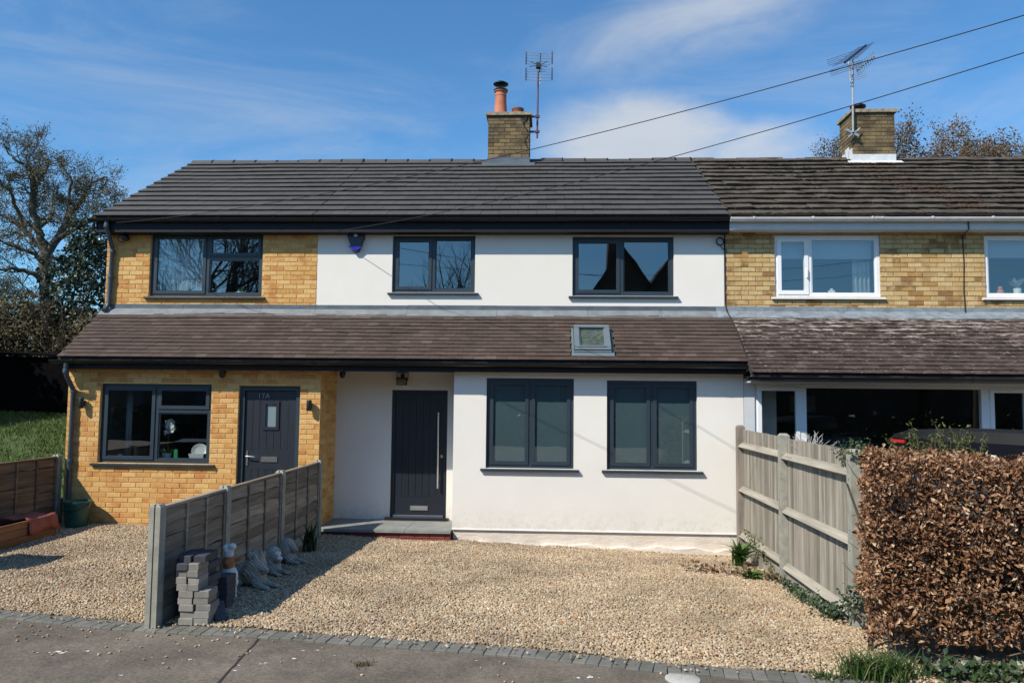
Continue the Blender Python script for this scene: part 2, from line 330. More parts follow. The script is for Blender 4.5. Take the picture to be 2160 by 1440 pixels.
# ---------------------------------------------------------------- object helpers
def wpos(o):
    p = Vector((0, 0, 0))
    while o is not None: p += o.location; o = o.parent
    return p
def tag(o, label=None, cat=None, group=None, kind=None):
    if label: o['label'] = label
    if cat: o['category'] = cat
    if group: o['group'] = group
    if kind: o['kind'] = kind
    return o
def thing(name, label, cat, loc=(0, 0, 0), group=None):
    o = bpy.data.objects.new(name, None); COL.objects.link(o); o.location = loc; o.empty_display_size = .1
    return tag(o, label, cat, group)
def link_mesh(name, me, parent=None, mat=None, loc=None):
    o = bpy.data.objects.new(name, me); COL.objects.link(o)
    if mat is not None and not me.materials: me.materials.append(MATS[mat])
    if parent is not None: o.parent = parent
    if loc is not None: o.location = Vector(loc) - (wpos(parent) if parent else Vector())
    return o
class MB:
    """collects geometry in world coordinates"""
    def __init__(s): s.v = []; s.f = []
    def add(s, vs, fs):
        k = len(s.v); s.v.extend([tuple(p) for p in vs]); s.f.extend([tuple(i+k for i in f) for f in fs]); return s
    def box(s, x0, x1, y0, y1, z0, z1):
        x0, x1 = sorted((x0, x1)); y0, y1 = sorted((y0, y1)); z0, z1 = sorted((z0, z1))
        return s.add([(x0, y0, z0), (x1, y0, z0), (x1, y1, z0), (x0, y1, z0), (x0, y0, z1), (x1, y0, z1), (x1, y1, z1), (x0, y1, z1)],
                     [(0, 3, 2, 1), (4, 5, 6, 7), (0, 1, 5, 4), (1, 2, 6, 5), (2, 3, 7, 6), (3, 0, 4, 7)])
    def obox(s, M, sx, sy, sz):
        """box centred on matrix M"""
        h = [(-.5, -.5, -.5), (.5, -.5, -.5), (.5, .5, -.5), (-.5, .5, -.5), (-.5, -.5, .5), (.5, -.5, .5), (.5, .5, .5), (-.5, .5, .5)]
        return s.add([M @ Vector((a*sx, b*sy, c*sz)) for a, b, c in h], [(0, 3, 2, 1), (4, 5, 6, 7), (0, 1, 5, 4), (1, 2, 6, 5), (2, 3, 7, 6), (3, 0, 4, 7)])
    def tube(s, pts, r, sides=8, cap=True):
        pts = [Vector(p) for p in pts]; n = len(pts)
        rs = r if isinstance(r, (list, tuple)) else [r]*n
        vs = []; prev = None
        for i, p in enumerate(pts):
            d = (pts[min(i+1, n-1)] - pts[max(i-1, 0)]).normalized()
            if prev is None:
                a = Vector((0, 0, 1)) if abs(d.z) < .9 else Vector((1, 0, 0)); x = d.cross(a).normalized()
            else: x = (prev - d*prev.dot(d)).normalized()
            prev = x; y = d.cross(x)
            for k in range(sides):
                t = 2*math.pi*k/sides; vs.append(p + (x*math.cos(t) + y*math.sin(t))*rs[i])
        fs = [(i*sides+k, i*sides+(k+1) % sides, (i+1)*sides+(k+1) % sides, (i+1)*sides+k) for i in range(n-1) for k in range(sides)]
        if cap: fs += [tuple(range(sides))[::-1], tuple((n-1)*sides+k for k in range(sides))]
        return s.add(vs, fs)
    def lathe(s, c, prof, sides=20, cap=True):
        """prof: (radius, z) going up, about a vertical axis through c"""
        vs = [(c[0]+r*math.cos(2*math.pi*k/sides), c[1]+r*math.sin(2*math.pi*k/sides), c[2]+z) for r, z in prof for k in range(sides)]
        n = len(prof)
        fs = [(i*sides+k, i*sides+(k+1) % sides, (i+1)*sides+(k+1) % sides, (i+1)*sides+k) for i in range(n-1) for k in range(sides)]
        if cap: fs += [tuple(range(sides))[::-1], tuple((n-1)*sides+k for k in range(sides))]
        return s.add(vs, fs)
    def prism(s, poly, x0, x1):
        """poly: (y, z) outline counter-clockwise seen from +x, extruded along x"""
        n = len(poly); vs = [(x0, y, z) for y, z in poly] + [(x1, y, z) for y, z in poly]
        return s.add(vs, [tuple(range(n))[::-1], tuple(range(n, 2*n))] + [(i, (i+1) % n, n+(i+1) % n, n+i) for i in range(n)])
    def build(s, name, mat, parent=None, smooth=None, kind=None, label=None):
        w = wpos(parent) if parent else Vector()
        me = bpy.data.meshes.new(name); me.from_pydata([(p[0]-w.x, p[1]-w.y, p[2]-w.z) for p in s.v], [], s.f); me.update()
        me.materials.append(MATS[mat])
        if smooth:
            me.polygons.foreach_set('use_smooth', [True]*len(me.polygons)); me.set_sharp_from_angle(angle=R_(smooth))
        o = bpy.data.objects.new(name, me); COL.objects.link(o)
        if parent: o.parent = parent
        if kind: o['kind'] = kind
        if label: o['label'] = label
        return o
def raw_mesh(name, V, F, mat, parent=None, kind=None, smooth=False):
    """numpy vertices and equal-length faces, world coordinates"""
    w = wpos(parent) if parent else Vector()
    V = np.asarray(V, float) - np.array(w); F = np.asarray(F, int); k = F.shape[1]
    me = bpy.data.meshes.new(name)
    me.vertices.add(len(V)); me.vertices.foreach_set('co', V.ravel())
    me.loops.add(F.size); me.loops.foreach_set('vertex_index', F.ravel())
    me.polygons.add(len(F)); me.polygons.foreach_set('loop_start', np.arange(len(F))*k)
    me.update(calc_edges=True); me.materials.append(MATS[mat])
    me.polygons.foreach_set('use_smooth', [bool(smooth)]*len(F))
    o = bpy.data.objects.new(name, me); COL.objects.link(o)
    if parent: o.parent = parent
    if kind: o['kind'] = kind
    return o
def template(verts, faces, mat):
    me = bpy.data.meshes.new('piece'); me.from_pydata(verts, [], faces); me.update(); me.materials.append(MATS[mat]); return me
def pieces(name, plural, tm, mats, parent, limit=300, smooth=False):
    """one object per matrix (nearest first, sharing the mesh tm), the rest joined"""
    def rank(M):
        p = M.translation; q = CAM_ROT.transposed() @ (p-EYE)
        out = 0 if q.z < 0 and abs(q.x/q.z) < .70 and abs(q.y/q.z) < .47 else 1
        return (out, (p-EYE).length)
    mats = sorted(mats, key=rank); w = Matrix.Translation(-wpos(parent))
    tm.name = name
    for M in mats[:limit]:
        o = bpy.data.objects.new(name, tm); COL.objects.link(o); o.parent = parent; o.matrix_basis = w @ M
    rest = mats[limit:]
    if rest:
        tv = np.array([v.co for v in tm.vertices]); th = np.c_[tv, np.ones(len(tv))]
        vs = np.concatenate([(th @ np.array(M).T)[:, :3] for M in rest])
        fs = [tuple(i+k*len(tv) for i in p.vertices) for k in range(len(rest)) for p in tm.polygons]
        wp = np.array(wpos(parent)); me = bpy.data.meshes.new(plural); me.from_pydata((vs-wp).tolist(), [], fs); me.update()
        me.materials.append(tm.materials[0]); o = bpy.data.objects.new(plural, me); COL.objects.link(o); o.parent = parent; o['kind'] = 'stuff'
def remeshed(name, mb, mat, parent, voxel=.01, smooth=2, disp=0, dscale=12):
    """one continuous skin over overlapping lumps"""
    tmp = mb.build(name, mat, parent)
    r = tmp.modifiers.new('r', 'REMESH'); r.mode = 'VOXEL'; r.voxel_size = voxel
    if smooth: q = tmp.modifiers.new('s', 'SMOOTH'); q.iterations = smooth; q.factor = .6
    bpy.context.view_layer.update()
    me = bpy.data.meshes.new_from_object(tmp.evaluated_get(bpy.context.evaluated_depsgraph_get()))
    tmp.modifiers.clear(); tmp.data = me
    if disp:
        for v in me.vertices: v.co += v.normal * disp * mnoise.fractal(v.co*dscale, 1, 2, 3)
    me.polygons.foreach_set('use_smooth', [True]*len(me.polygons))
    if not me.materials: me.materials.append(MATS[mat])
    return tmp
def ellip(mb, c, r, rot=(0, 0, 0), n=12):
    M = Matrix.Translation(Vector(c)) @ Euler([R_(a) for a in rot]).to_matrix().to_4x4()
    vs = []; fs = []
    for i in range(n//2+1):
        t = math.pi*i/(n//2)
        for k in range(n):
            p = 2*math.pi*k/n; vs.append(M @ Vector((r[0]*math.sin(t)*math.cos(p), r[1]*math.sin(t)*math.sin(p), r[2]*math.cos(t))))
    for i in range(n//2):
        for k in range(n): fs.append((i*n+k, (i+1)*n+k, (i+1)*n+(k+1) % n, i*n+(k+1) % n))
    return mb.add(vs, fs)
def slab(mb, x0, x1, z0, z1, holes, yf, yb):
    """wall panel in the XZ plane with rectangular holes (x0, x1, z0, z1) and real reveals"""
    xs = sorted({x0, x1, *[min(max(a, x0), x1) for h in holes for a in h[:2]]}); zs = sorted({z0, z1, *[min(max(a, z0), z1) for h in holes for a in h[2:]]})
    def solid(i, k):
        if i < 0 or k < 0 or i >= len(xs)-1 or k >= len(zs)-1: return False
        cx, cz = (xs[i]+xs[i+1])/2, (zs[k]+zs[k+1])/2
        return not any(h[0] < cx < h[1] and h[2] < cz < h[3] for h in holes)
    for i in range(len(xs)-1):
        for k in range(len(zs)-1):
            if not solid(i, k): continue
            a, b, c, d = xs[i], xs[i+1], zs[k], zs[k+1]
            v = [(a, yf, c), (b, yf, c), (b, yf, d), (a, yf, d), (a, yb, c), (b, yb, c), (b, yb, d), (a, yb, d)]
            f = [(0, 1, 2, 3), (5, 4, 7, 6)]
            if not solid(i-1, k): f.append((4, 0, 3, 7))
            if not solid(i+1, k): f.append((1, 5, 6, 2))
            if not solid(i, k-1): f.append((4, 5, 1, 0))
            if not solid(i, k+1): f.append((3, 2, 6, 7))
            mb.add(v, f)
    return mb
def cut(rects, h):
    out = []
    for (a, b, c, d) in rects:
        if h[1] <= a or h[0] >= b or h[3] <= c or h[2] >= d: out.append((a, b, c, d)); continue
        if h[0] > a: out.append((a, h[0], c, d))
        if h[1] < b: out.append((h[1], b, c, d))
        m0, m1 = max(a, h[0]), min(b, h[1])
        if h[2] > c: out.append((m0, m1, c, h[2]))
        if h[3] < d: out.append((m0, m1, h[3], d))
    return [r for r in out if r[1]-r[0] > .025 and r[3]-r[2] > .014]
def brick_template(mat):
    a, b = .5, .5; ia, ib = .5-.014, .5-.045
    vs = [(-ia, -.007, -ib), (ia, -.007, -ib), (ia, -.007, ib), (-ia, -.007, ib), (-a, -.004, -b), (a, -.004, -b), (a, -.004, b), (-a, -.004, b), (-a, .012, -b), (a, .012, -b), (a, .012, b), (-a, .012, b)]
    fs = [(0, 1, 2, 3), (4, 5, 1, 0), (5, 6, 2, 1), (6, 7, 3, 2), (7, 4, 0, 3), (8, 9, 5, 4), (9, 10, 6, 5), (10, 11, 7, 6), (11, 8, 4, 7)]
    return template(vs, fs, mat)
def brick_rects(a0, a1, z0, z1, holes, course=.075, length=.225, phase=0.0, headers=False, joint=.010):
    out = []; n = 0; z = z0
    while z < z1-.02:
        L_ = length/2 if headers else length
        x = a0 - ((n % 2)*L_/2 + phase) % L_
        while x < a1:
            r = [(max(x, a0), min(x+L_-joint, a1), z, min(z+course-joint, z1))]
            for h in holes: r = cut(r, h)
            out += [q for q in r if q[1]-q[0] > .03]
            x += L_
        z += course; n += 1
    return out
def wall_mats(rects, y, jit=.0015):
    """bricks on a wall facing -Y"""
    ms = []
    for a, b, c, d in rects:
        ms.append(Matrix.Translation(((a+b)/2, y+rnd.uniform(-jit, jit), (c+d)/2)) @ Matrix.Rotation(rnd.gauss(0, .004), 4, 'Y') @ Matrix.Diagonal((b-a, 1, d-c, 1)))
    return ms
def side_mats(rects, x, face, jit=.0015):
    """rects given along Y; face=+1 faces +X, -1 faces -X"""
    Q = Matrix.Rotation(face*math.pi/2, 4, 'Z')
    return [Matrix.Translation((x+rnd.uniform(-jit, jit), (a+b)/2, (c+d)/2)) @ Q @ Matrix.Diagonal((b-a, 1, d-c, 1)) for a, b, c, d in rects]

# ---------------------------------------------------------------- main measurements (metres)
YF, YU = 11.40, 12.25              # front of the single-storey extensions, front of the upper storey
XL, XC, XS, XW, XR = -7.33, -3.43, -3.80, -1.42, 2.83   # gable end, brick corner, upper brick/render joint, porch return, party line
XN = 9.7                           # far end of the next house
ZE, YE = 4.80, 11.97               # upper eaves (tile edge)
ZR, YR_ = 6.73, 15.30              # ridge
ZL, YL = 2.475, 11.14              # lower eaves
ZLN, YLN = 2.31, 10.90             # lower eaves, next house
ZT = 3.27                          # top of the lower slope, under the flashing
YB = 18.6                          # back wall
# ---------------------------------------------------------------- windows
def window(parent, x0, x1, z0, z1, yface, mull=None, trans=None, opens=(), mat='anthracite_frame', fr=.062, sash=.052, glass='window_glass', sill=True, sillmat=None, sillw=.06, back=.05, sash_out=.014):
    """outer frame with its panes; mull = x of the upright, trans = (z, side) of a transom on one side of it"""
    yf = yface + back; m = MB(); d = .07
    m.box(x0, x1, yf, yf+d, z1-fr, z1); m.box(x0, x1, yf, yf+d, z0, z0+fr)
    m.box(x0, x0+fr, yf+.001, yf+d, z0+fr, z1-fr); m.box(x1-fr, x1, yf+.001, yf+d, z0+fr, z1-fr)
    cells = []
    h = fr*.55
    if mull is None: cells = [(x0+fr, x1-fr, z0+fr, z1-fr)]
    else:
        m.box(mull-h, mull+h, yf+.001, yf+d, z0+fr, z1-fr)
        L_ = (x0+fr, mull-h, z0+fr, z1-fr); R2 = (mull+h, x1-fr, z0+fr, z1-fr)
        if trans:
            zt = trans; m.box(mull+h, x1-fr, yf+.001, yf+d, zt-h, zt+h)
            cells = [L_, (mull+h, x1-fr, zt+h, z1-fr), (mull+h, x1-fr, z0+fr, zt-h)]
        else: cells = [L_, R2]
    w = m.build('window', mat, parent)
    for i, (a, b, c, e) in enumerate(cells):
        if i in opens:
            s = MB(); g = .012
            a0, b0, c0, e0 = a-g, b+g, c-g, e+g; q = sash; y0 = yf-sash_out; y1 = yf+.05
            s.box(a0, b0, y0, y1, e0-q, e0); s.box(a0, b0, y0, y1, c0, c0+q); s.box(a0, a0+q, y0+.001, y1, c0+q, e0-q); s.box(b0-q, b0, y0+.001, y1, c0+q, e0-q)
            s.build('sash', mat, w)
            a, b, c, e = a0+q, b0-q, c0+q, e0-q
        else:
            s = MB(); q = .018; y0, y1 = yf+.012, yf+.05
            s.box(a, b, y0, y1, e-q, e); s.box(a, b, y0, y1, c, c+q); s.box(a, a+q, y0+.001, y1, c+q, e-q); s.box(b-q, b, y0+.001, y1, c+q, e-q)
            s.build('glazing_bead', mat, w)
            a, b, c, e = a+q, b-q, c+q, e-q
        p = MB(); yp = yf+(.012 if i in opens else .03); p.add([(a-.006, yp, c-.006), (b+.006, yp, c-.006), (b+.006, yp, e+.006), (a-.006, yp, e+.006)], [(0, 1, 2, 3)]); p.build('pane', glass, w)
    if sill:
        s = MB(); s.prism([(yf+.03, z0-.035), (yf+.03, z0), (yface-.055, z0-.012), (yface-.055, z0-.038), (yface-.045, z0-.042)][::-1], x0-sillw, x1+sillw)
        s.build('sill', sillmat or mat, w)
    return w
def room(parent, x0, x1, y0, y1, z0, z1, wall='interior_wall', floor='interior_floor'):
    m = MB(); t = .04
    m.box(x0, x1, y1, y1+t, z0, z1); m.box(x0-t, x0, y0, y1+t, z0, z1); m.box(x1, x1+t, y0, y1+t, z0, z1); m.box(x0-t, x1+t, y0, y1+t, z1, z1+t)
    r = m.build('room', wall, parent); f = MB(); f.box(x0-t, x1+t, y0, y1+t, z0-t, z0); f.build('floor', floor, r); return r
W1 = (-6.60, -4.71, 3.545, 4.625); W2 = (-2.565, -1.215, 3.625, 4.56); W3 = (.355, 1.97, 3.58, 4.54)
W4 = (-6.825, -5.10, .905, 2.10); W5 = (-.935, .36, .91, 2.235); W6 = (.845, 2.16, .91, 2.215)
N1 = (3.555, 5.19, 3.575, 4.56); N2 = (6.79, 8.60, 3.575, 4.555)
DA = (-4.68, -3.74, -.02, 2.085); DW = (-2.525, -1.625, .03, 2.05)

# ---------------------------------------------------------------- roofs
SLOPE_U = math.atan2(ZR-ZE, YR_-YE); LEN_U = math.hypot(ZR-ZE, YR_-YE)
SLOPE_L = math.atan2(ZT-ZL, YU-.06-YL); LEN_L = math.hypot(ZT-ZL, YU-.06-YL)
def tile_template(w, l, t, mat, curl=0.0, cham=.004):
    """lower edge at y=0, running up the slope along +y; slight round on the exposed edge"""
    h = w/2
    xs = [-h, -h*.33, h*.33, h]
    vs = []; 
    for x in xs:
        c = curl*(1-(x/h)**2)
        vs += [(x, .022, -.008), (x, 0, t-.004+c), (x, cham+.003, t+c), (x, l, .004+c*.3)]
    fs = []
    for i in range(3):
        a, b = i*4, (i+1)*4
        fs += [(a, b, b+1, a+1), (a+1, b+1, b+2, a+2), (a+2, b+2, b+3, a+3)]
    fs += [(0, 1, 2, 3), (12, 15, 14, 13)]
    return template(vs, fs, mat)
def roof_tiles(parent, name, plural, x0, x1, y0, z0, slope, length, gauge, w, mat, tm, limit=300, holes=(), jit=0.0, half=True, lift=.002, stop=0.0):
    ms = []; n = int((length-stop)/gauge)
    for k in range(n):
        s = k*gauge; off = (w/2 if (k % 2 and half) else 0)
        x = (XL-.085) + math.floor((x0-off-(XL-.085))/w)*w + off + w/2 - w
        while x - w/2 < x1 - .005:
            a, b = max(x-w/2, x0), min(x+w/2, x1)
            if b-a > .03:
                for (ha, hb, hs0, hs1) in holes:
                    if s+gauge*.6 > hs0 and s+gauge*.4 < hs1 and a < hb and b > ha:
                        if a < ha and ha-a > .03: b = ha
                        elif b > hb and b-hb > .03: a = hb
                        else: a = b
                if b-a > .03:
                    y = y0 + s*math.cos(slope); z = z0 + s*math.sin(slope) + (.012+1.2*jit)*mnoise.noise(Vector((x*.55, k*.22, 4)))*min(1, 3*k/n)
                    T = Matrix.Translation((( a+b)/2, y+rnd.gauss(0, jit), z+lift+rnd.uniform(0, jit))) @ Matrix.Rotation(slope, 4, 'X') @ Matrix.Rotation(rnd.gauss(0, jit*1.2), 4, 'Y') @ Matrix.Rotation(rnd.gauss(0, jit*.6), 4, 'Z')
                    ms.append(T @ Matrix.Diagonal(((b-a)/w*.985, 1, 1, 1)))
            x += w
    pieces(name, plural, tm, ms, parent, limit)
def main_roof(parent, x0, x1, mat, ridge_mat, jit, curl=0.0):
    m = MB(); t = .05; n = (-math.sin(SLOPE_U)*t, math.cos(SLOPE_U)*t)
    # sloping deck front and back, just under the tiles
    yb = 2*YR_-YE
    m.prism([(YE+.02, ZE-.004), (YR_, ZR-.004), (yb, ZE-.004), (yb, ZE-.06), (YR_, ZR-.075), (YE+.02, ZE-.06)], x0, x1)
    r = m.build('roof', 'dark_tar', parent)
    g = LEN_U/13
    roof_tiles(r, 'tile', 'tiles', x0, x1, YE, ZE, SLOPE_U, LEN_U+.01, g, .30, mat, tile_template(.30, g+.05, .042 if mat == 'grey_tile' else .050, mat, curl), 300, jit=jit)
    b = MB(); b.prism([(YR_, ZR+.012), (yb, ZE+.012), (yb, ZE+.002), (YR_, ZR-.002)], x0, x1); b.build('rear_slope', mat, r)
    k = 0; x = x0
    while x < x1-.02:
        e = min(x+.45, x1); q = MB()
        pr = [(YR_-.115, ZR-.045), (YR_-.06, ZR+.025), (YR_, ZR+.05), (YR_+.06, ZR+.025), (YR_+.115, ZR-.045), (YR_, ZR-.02)]
        dz = rnd.gauss(0, .004+jit); q.prism([(y, z+dz) for y, z in pr][::-1], x+.003, e-.003); ob = q.build('ridge_tile', ridge_mat, r)
        q = MB(); q.prism([(y+(.006 if y > YR_ else -.006 if y < YR_ else 0), z+dz+.008) for y, z in pr][::-1], e-.03, e-.004)
        if mat == 'grey_tile': q.build('ridge_clip', 'black_plastic', r)
        x = e
    return r
def lower_roof(parent, x0, x1, y0, z0, mat, jit, holes=(), curl=0.0, x0top=None):
    length = math.hypot(ZT-z0, YU-.06-y0); sl = math.atan2(ZT-z0, YU-.06-y0)
    m = MB(); m.prism([(y0+.02, z0-.004), (YU+.02, ZT+.04), (YU+.02, ZT-.03), (y0+.02, z0-.05)][::-1], x0, x1)
    r = m.build('lean_to_roof', 'dark_tar', parent); g = .1005
    roof_tiles(r, 'plain_tile', 'plain_tiles', x0, x1, y0, z0, sl, length+.02, g, .166, mat, tile_template(.166, g*1.75, .033, mat, curl), 300, holes=holes, jit=jit, lift=.003)
    return r, sl
def gutter(parent, x0, x1, y, z, mat, r=.055, brackets=.9, union=None):
    """half-round trough; y,z = centre of its open top"""
    pr = [(y+r*math.cos(a), z+r*math.sin(a)) for a in [math.pi+math.pi*k/8 for k in range(9)]]
    inner = [(y+(r-.006)*math.cos(a), z+.001+(r-.006)*math.sin(a)) for a in [2*math.pi-math.pi*k/8 for k in range(9)]]
    m = MB(); m.prism(pr+inner, x0, x1); g = m.build('gutter', mat, parent, smooth=30)
    x = x0+.35
    while x < x1:
        q = MB(); R3 = r+.006
        q.prism([(y+R3*math.cos(a), z+.004+R3*math.sin(a)) for a in [math.pi+math.pi*k/8 for k in range(9)]] + [(y+.05, z+.012), (y-.05, z+.012)], x-.012, x+.012)
        q.build('bracket', mat, g); x += brackets
    for u in (union or []):
        q = MB(); R3 = r+.009
        for dx in (-.045, .045): q.prism([(y+R3*math.cos(a), z+.006+R3*math.sin(a)) for a in [math.pi+math.pi*k/8 for k in range(9)]], u+dx-.01, u+dx+.01)
        R3 = r+.005; q.prism([(y+R3*math.cos(a), z+.003+R3*math.sin(a)) for a in [math.pi+math.pi*k/8 for k in range(9)]], u-.034, u+.034)
        q.build('union', mat, g)
    for xe in (x0, x1):
        q = MB(); R3 = r+.005; q.prism([(y+R3*math.cos(a), z+.003+R3*math.sin(a)) for a in [math.pi+math.pi*k/8 for k in range(9)]], xe-.008, xe+.008); q.build('stop_end', mat, g)
    return g
def flashing(parent, x0, x1, joints, mats=('lead', 'pale_lead')):
    xs = [x0]+[j for j in joints if x0 < j < x1]+[x1]
    for a, b in zip(xs[:-1], xs[1:]):
        dz = rnd.uniform(-.006, .006)
        m = MB(); m.box(a+.002, b-.002, YU-.014, YU-.004, ZT+.055, ZT+.145+dz); f = m.build('flashing', mats[0], parent)
        m = MB(); yb = YU-.175; zb = ZT-.075
        m.prism([(YU-.012, ZT+.075), (YU-.012, ZT+.06), (yb, zb+.018+dz*.4), (yb-.004, zb+.03+dz*.4)], a+.002, b-.002)
        m.build('apron', mats[1], f)
def chimney(parent, xc, w, yf, d, z0, z1, mat='sooty_brick', capmat='cap_stone', leadmat='lead'):
    x0, x1 = xc-w/2, xc+w/2; m = MB(); m.box(x0+.004, x1-.004, yf+.004, yf+d-.004, z0-.4, z1)
    c = m.build('chimney', 'dark_mortar', parent); tm = brick_template(mat)
    nb = z0+.0
    ms = wall_mats(brick_rects(x0, x1, nb, z1-.02, []), yf+.004, .003)
    ms += side_mats(brick_rects(yf, yf+d, nb, z1-.02, [], phase=.11), x0+.004, -1, .003) + side_mats(brick_rects(yf, yf+d, nb, z1-.02, [], phase=.11), x1-.004, 1, .003)
    pieces('brick', 'bricks', tm, ms, c)
    q = MB(); o = .045
    q.box(x0-o, x1+o, yf-o, yf+d+o, z1-.012, z1+.05); cap = q.build('cap', capmat, c)
    q = MB(); q.box(x0-.012, x1+.012, yf-.014, yf+d, z0-.22, z0+.0); ra = ZR-(YR_-yf)*math.tan(SLOPE_U); rb = ra-.15*math.tan(SLOPE_U); q.prism([(yf-.15, rb+.045), (yf-.012, ra+.045), (yf-.012, ra+.065), (yf-.15, rb+.06)][::-1], x0-.11, x1+.11)
    q.build('lead_apron', leadmat, c)
    return c
def downpipe(parent, pts, r=.034, mat='pipe_grey', clips=()):
    m = MB(); m.tube(pts, r, 12); p = m.build('downpipe', mat, parent, smooth=40)
    for z, x, y in clips:
        q = MB(); q.lathe((x, y, z-.03), [(r+.008, 0), (r+.009, .01), (r+.009, .05), (r+.006, .06)], 12); q.build('collar', mat, p, smooth=40)
    return p
# ================================================================ brick house (left)
def brick_house():
    H = thing('brick_house', 'golden brick end house with grey windows and a door numbered 17A', 'house', ((XL+XC)/2, YF, 0))
    tm = brick_template('golden_brick')
    m = MB(); slab(m, XL, XC, -.05, 2.42, [W4, DA], YF, YF+.12)
    slab(m, XL, XS, ZT-.4, 4.72, [W1], YU, YU+.12)
    m.box(XL, XL+.12, YF+.12, YU, -.05, 2.42); m.add([(XL, YF+.12, 2.42), (XL, YU, 2.42), (XL, YU, 3.1), (XL+.12, YF+.12, 2.42), (XL+.12, YU, 2.42), (XL+.12, YU, 3.1)], [(0, 2, 1), (3, 4, 5), (0, 3, 5, 2)]); m.box(XL, XL+.12, YU+.12, YB, -.05, 4.75)                        # gable side
    m.add([(XL, YU, 4.75), (XL, YB, 4.75), (XL, YR_, ZR-.1), (XL+.12, YU, 4.75), (XL+.12, YB, 4.75), (XL+.12, YR_, ZR-.1)], [(0, 2, 1), (3, 4, 5), (0, 3, 5, 2), (2, 5, 4, 1)])
    m.box(XC-.12, XC, YF+.12, YU+.12, -.25, 2.42)                                                                # return into the porch
    m.box(XL+.12, XC, YB-.12, YB, -.05, 4.75)
    wl = m.build('wall', 'cream_mortar', H)
    z0 = -.055
    ms = wall_mats(brick_rects(XL, XC, z0, 2.36, [W4, DA]), YF)
    ms += wall_mats(brick_rects(XL, XS-.005, ZT+.03, 4.72, [W1], phase=.05), YU)
    ms += side_mats(brick_rects(YF+.005, YU, z0-.15, 2.36, [], headers=False, phase=.07), XC, 1)
    ms += side_mats(brick_rects(YF+.005, YU, 0, 2.36, []), XL, -1) + side_mats(brick_rects(YU, YB, 0, 4.7, []), XL, -1)
    pieces('brick', 'bricks', tm, ms, wl)
    # windows
    w = window(H, *W1, YU, mull=-5.655, trans=4.20, opens=(0, 1), sill=True)
    w = window(H, *W4, YF, mull=-5.965, trans=1.70, opens=(0, 1), sill=True, sillw=.09)
    # door, its frame and furniture
    x0, x1, zb, zt = DA; yf = YF+.045; m = MB()
    m.box(x0, x0+.075, yf, yf+.075, zb, zt-.07); m.box(x1-.075, x1, yf, yf+.075, zb, zt-.07); m.box(x0, x1, yf-.001, yf+.076, zt-.07, zt); m.box(x0, x1, yf-.035, yf+.076, zb-.03, zb+.04)
    d = m.build('door', 'anthracite_frame', H)
    a, b = x0+.08, x1-.08; yl = yf+.03; c0, c1 = zb+.045, zt-.078
    m = MB(); st = .115; mid = .99
    gx0, gx1, gz0, gz1 = (a+b)/2-.075, (a+b)/2+.085, 1.47, 1.81
    slab(m, a, b, c0, c1, [(gx0, gx1, gz0, gz1)], yl+.008, yl+.05)
    for (p, q, r, s) in ((a, a+st, c0, c1), (b-st, b, c0, c1), (a+st, b-st, c1-.13, c1), (a+st, b-st, mid-.16, mid+.14), (a+st, b-st, c0, c0+.18)): m.box(p, q, yl, yl+.02, r, s)
    m.build('leaf', 'door_blue', d)
    bw = (b-a-2*st)/5
    for i in range(5):
        for (zz0, zz1) in ((mid+.14, c1-.13), (c0+.18, mid-.16)):
            bx0, bx1 = a+st+i*bw+.004, a+st+(i+1)*bw-.004
            if zz0 > 1 and bx1 > gx0-.03 and bx0 < gx1+.03:
                for s0, s1 in ((zz0, gz0-.04), (gz1+.04, zz1)):
                    q = MB(); q.box(bx0, bx1, yl+.003, yl+.02, s0+.002, s1-.002); q.build('plank', 'door_blue', d)
            else:
                q = MB(); q.box(bx0, bx1, yl+.003, yl+.02, zz0+.002, zz1-.002); q.build('plank', 'door_blue', d)
    q = MB()
    for k, (o, y) in enumerate(((.045, -.012), (.018, -.004))):
        q.box(gx0-o, gx1+o, yl+y, yl+.03, gz1, gz1+o); q.box(gx0-o, gx1+o, yl+y, yl+.03, gz0-o, gz0); q.box(gx0-o, gx0, yl+y+.001, yl+.03, gz0, gz1); q.box(gx1, gx1+o, yl+y+.001, yl+.03, gz0, gz1)
        if k == 0: continue
    q.build('glazing_surround', 'door_blue', d)
    q = MB(); q.add([(gx0, yl+.016, gz0), (gx1, yl+.016, gz0), (gx1, yl+.016, gz1), (gx0, yl+.016, gz1)], [(0, 1, 2, 3)]); q.build('pane', 'frosted_pale', d)
    q = MB(); lx = (a+b)/2
    q.box(lx-.125, lx+.125, yl-.012, yl+.004, mid-.045, mid+.035); q.box(lx-.10, lx+.10, yl-.018, yl, mid-.03, mid+.02); q.build('letter_plate', 'chrome', d)
    q = MB(); hx = a+.05
    q.box(hx-.014, hx+.014, yl-.009, yl+.004, mid-.10, mid+.12); q.tube([(hx, yl, mid+.04), (hx, yl-.055, mid+.04)], .011, 8); q.tube([(hx, yl-.052, mid+.04), (hx+.06, yl-.055, mid+.037), (hx+.135, yl-.05, mid+.03)], [.011, .010, .008], 8)
    q.tube([(hx, yl, mid-.05), (hx, yl-.02, mid-.05)], .009, 8); q.build('handle', 'chrome', d, smooth=40)
    # number
    cu = bpy.data.curves.new('number', 'FONT'); cu.body = '17A'; cu.size = .105; cu.extrude = .004; cu.space_character = 1.12
    t = bpy.data.objects.new('number', cu); COL.objects.link(t); bpy.context.view_layer.update()
    me = bpy.data.meshes.new_from_object(t.evaluated_get(bpy.context.evaluated_depsgraph_get())); bpy.data.objects.remove(t)
    me.materials.clear(); me.materials.append(MATS['chrome'])
    o = link_mesh('number', me, d); o.matrix_basis = Matrix.Translation(Vector((a+.185, yl-.005, c1-.108)) - wpos(d)) @ Matrix.Rotation(math.pi/2, 4, 'X')
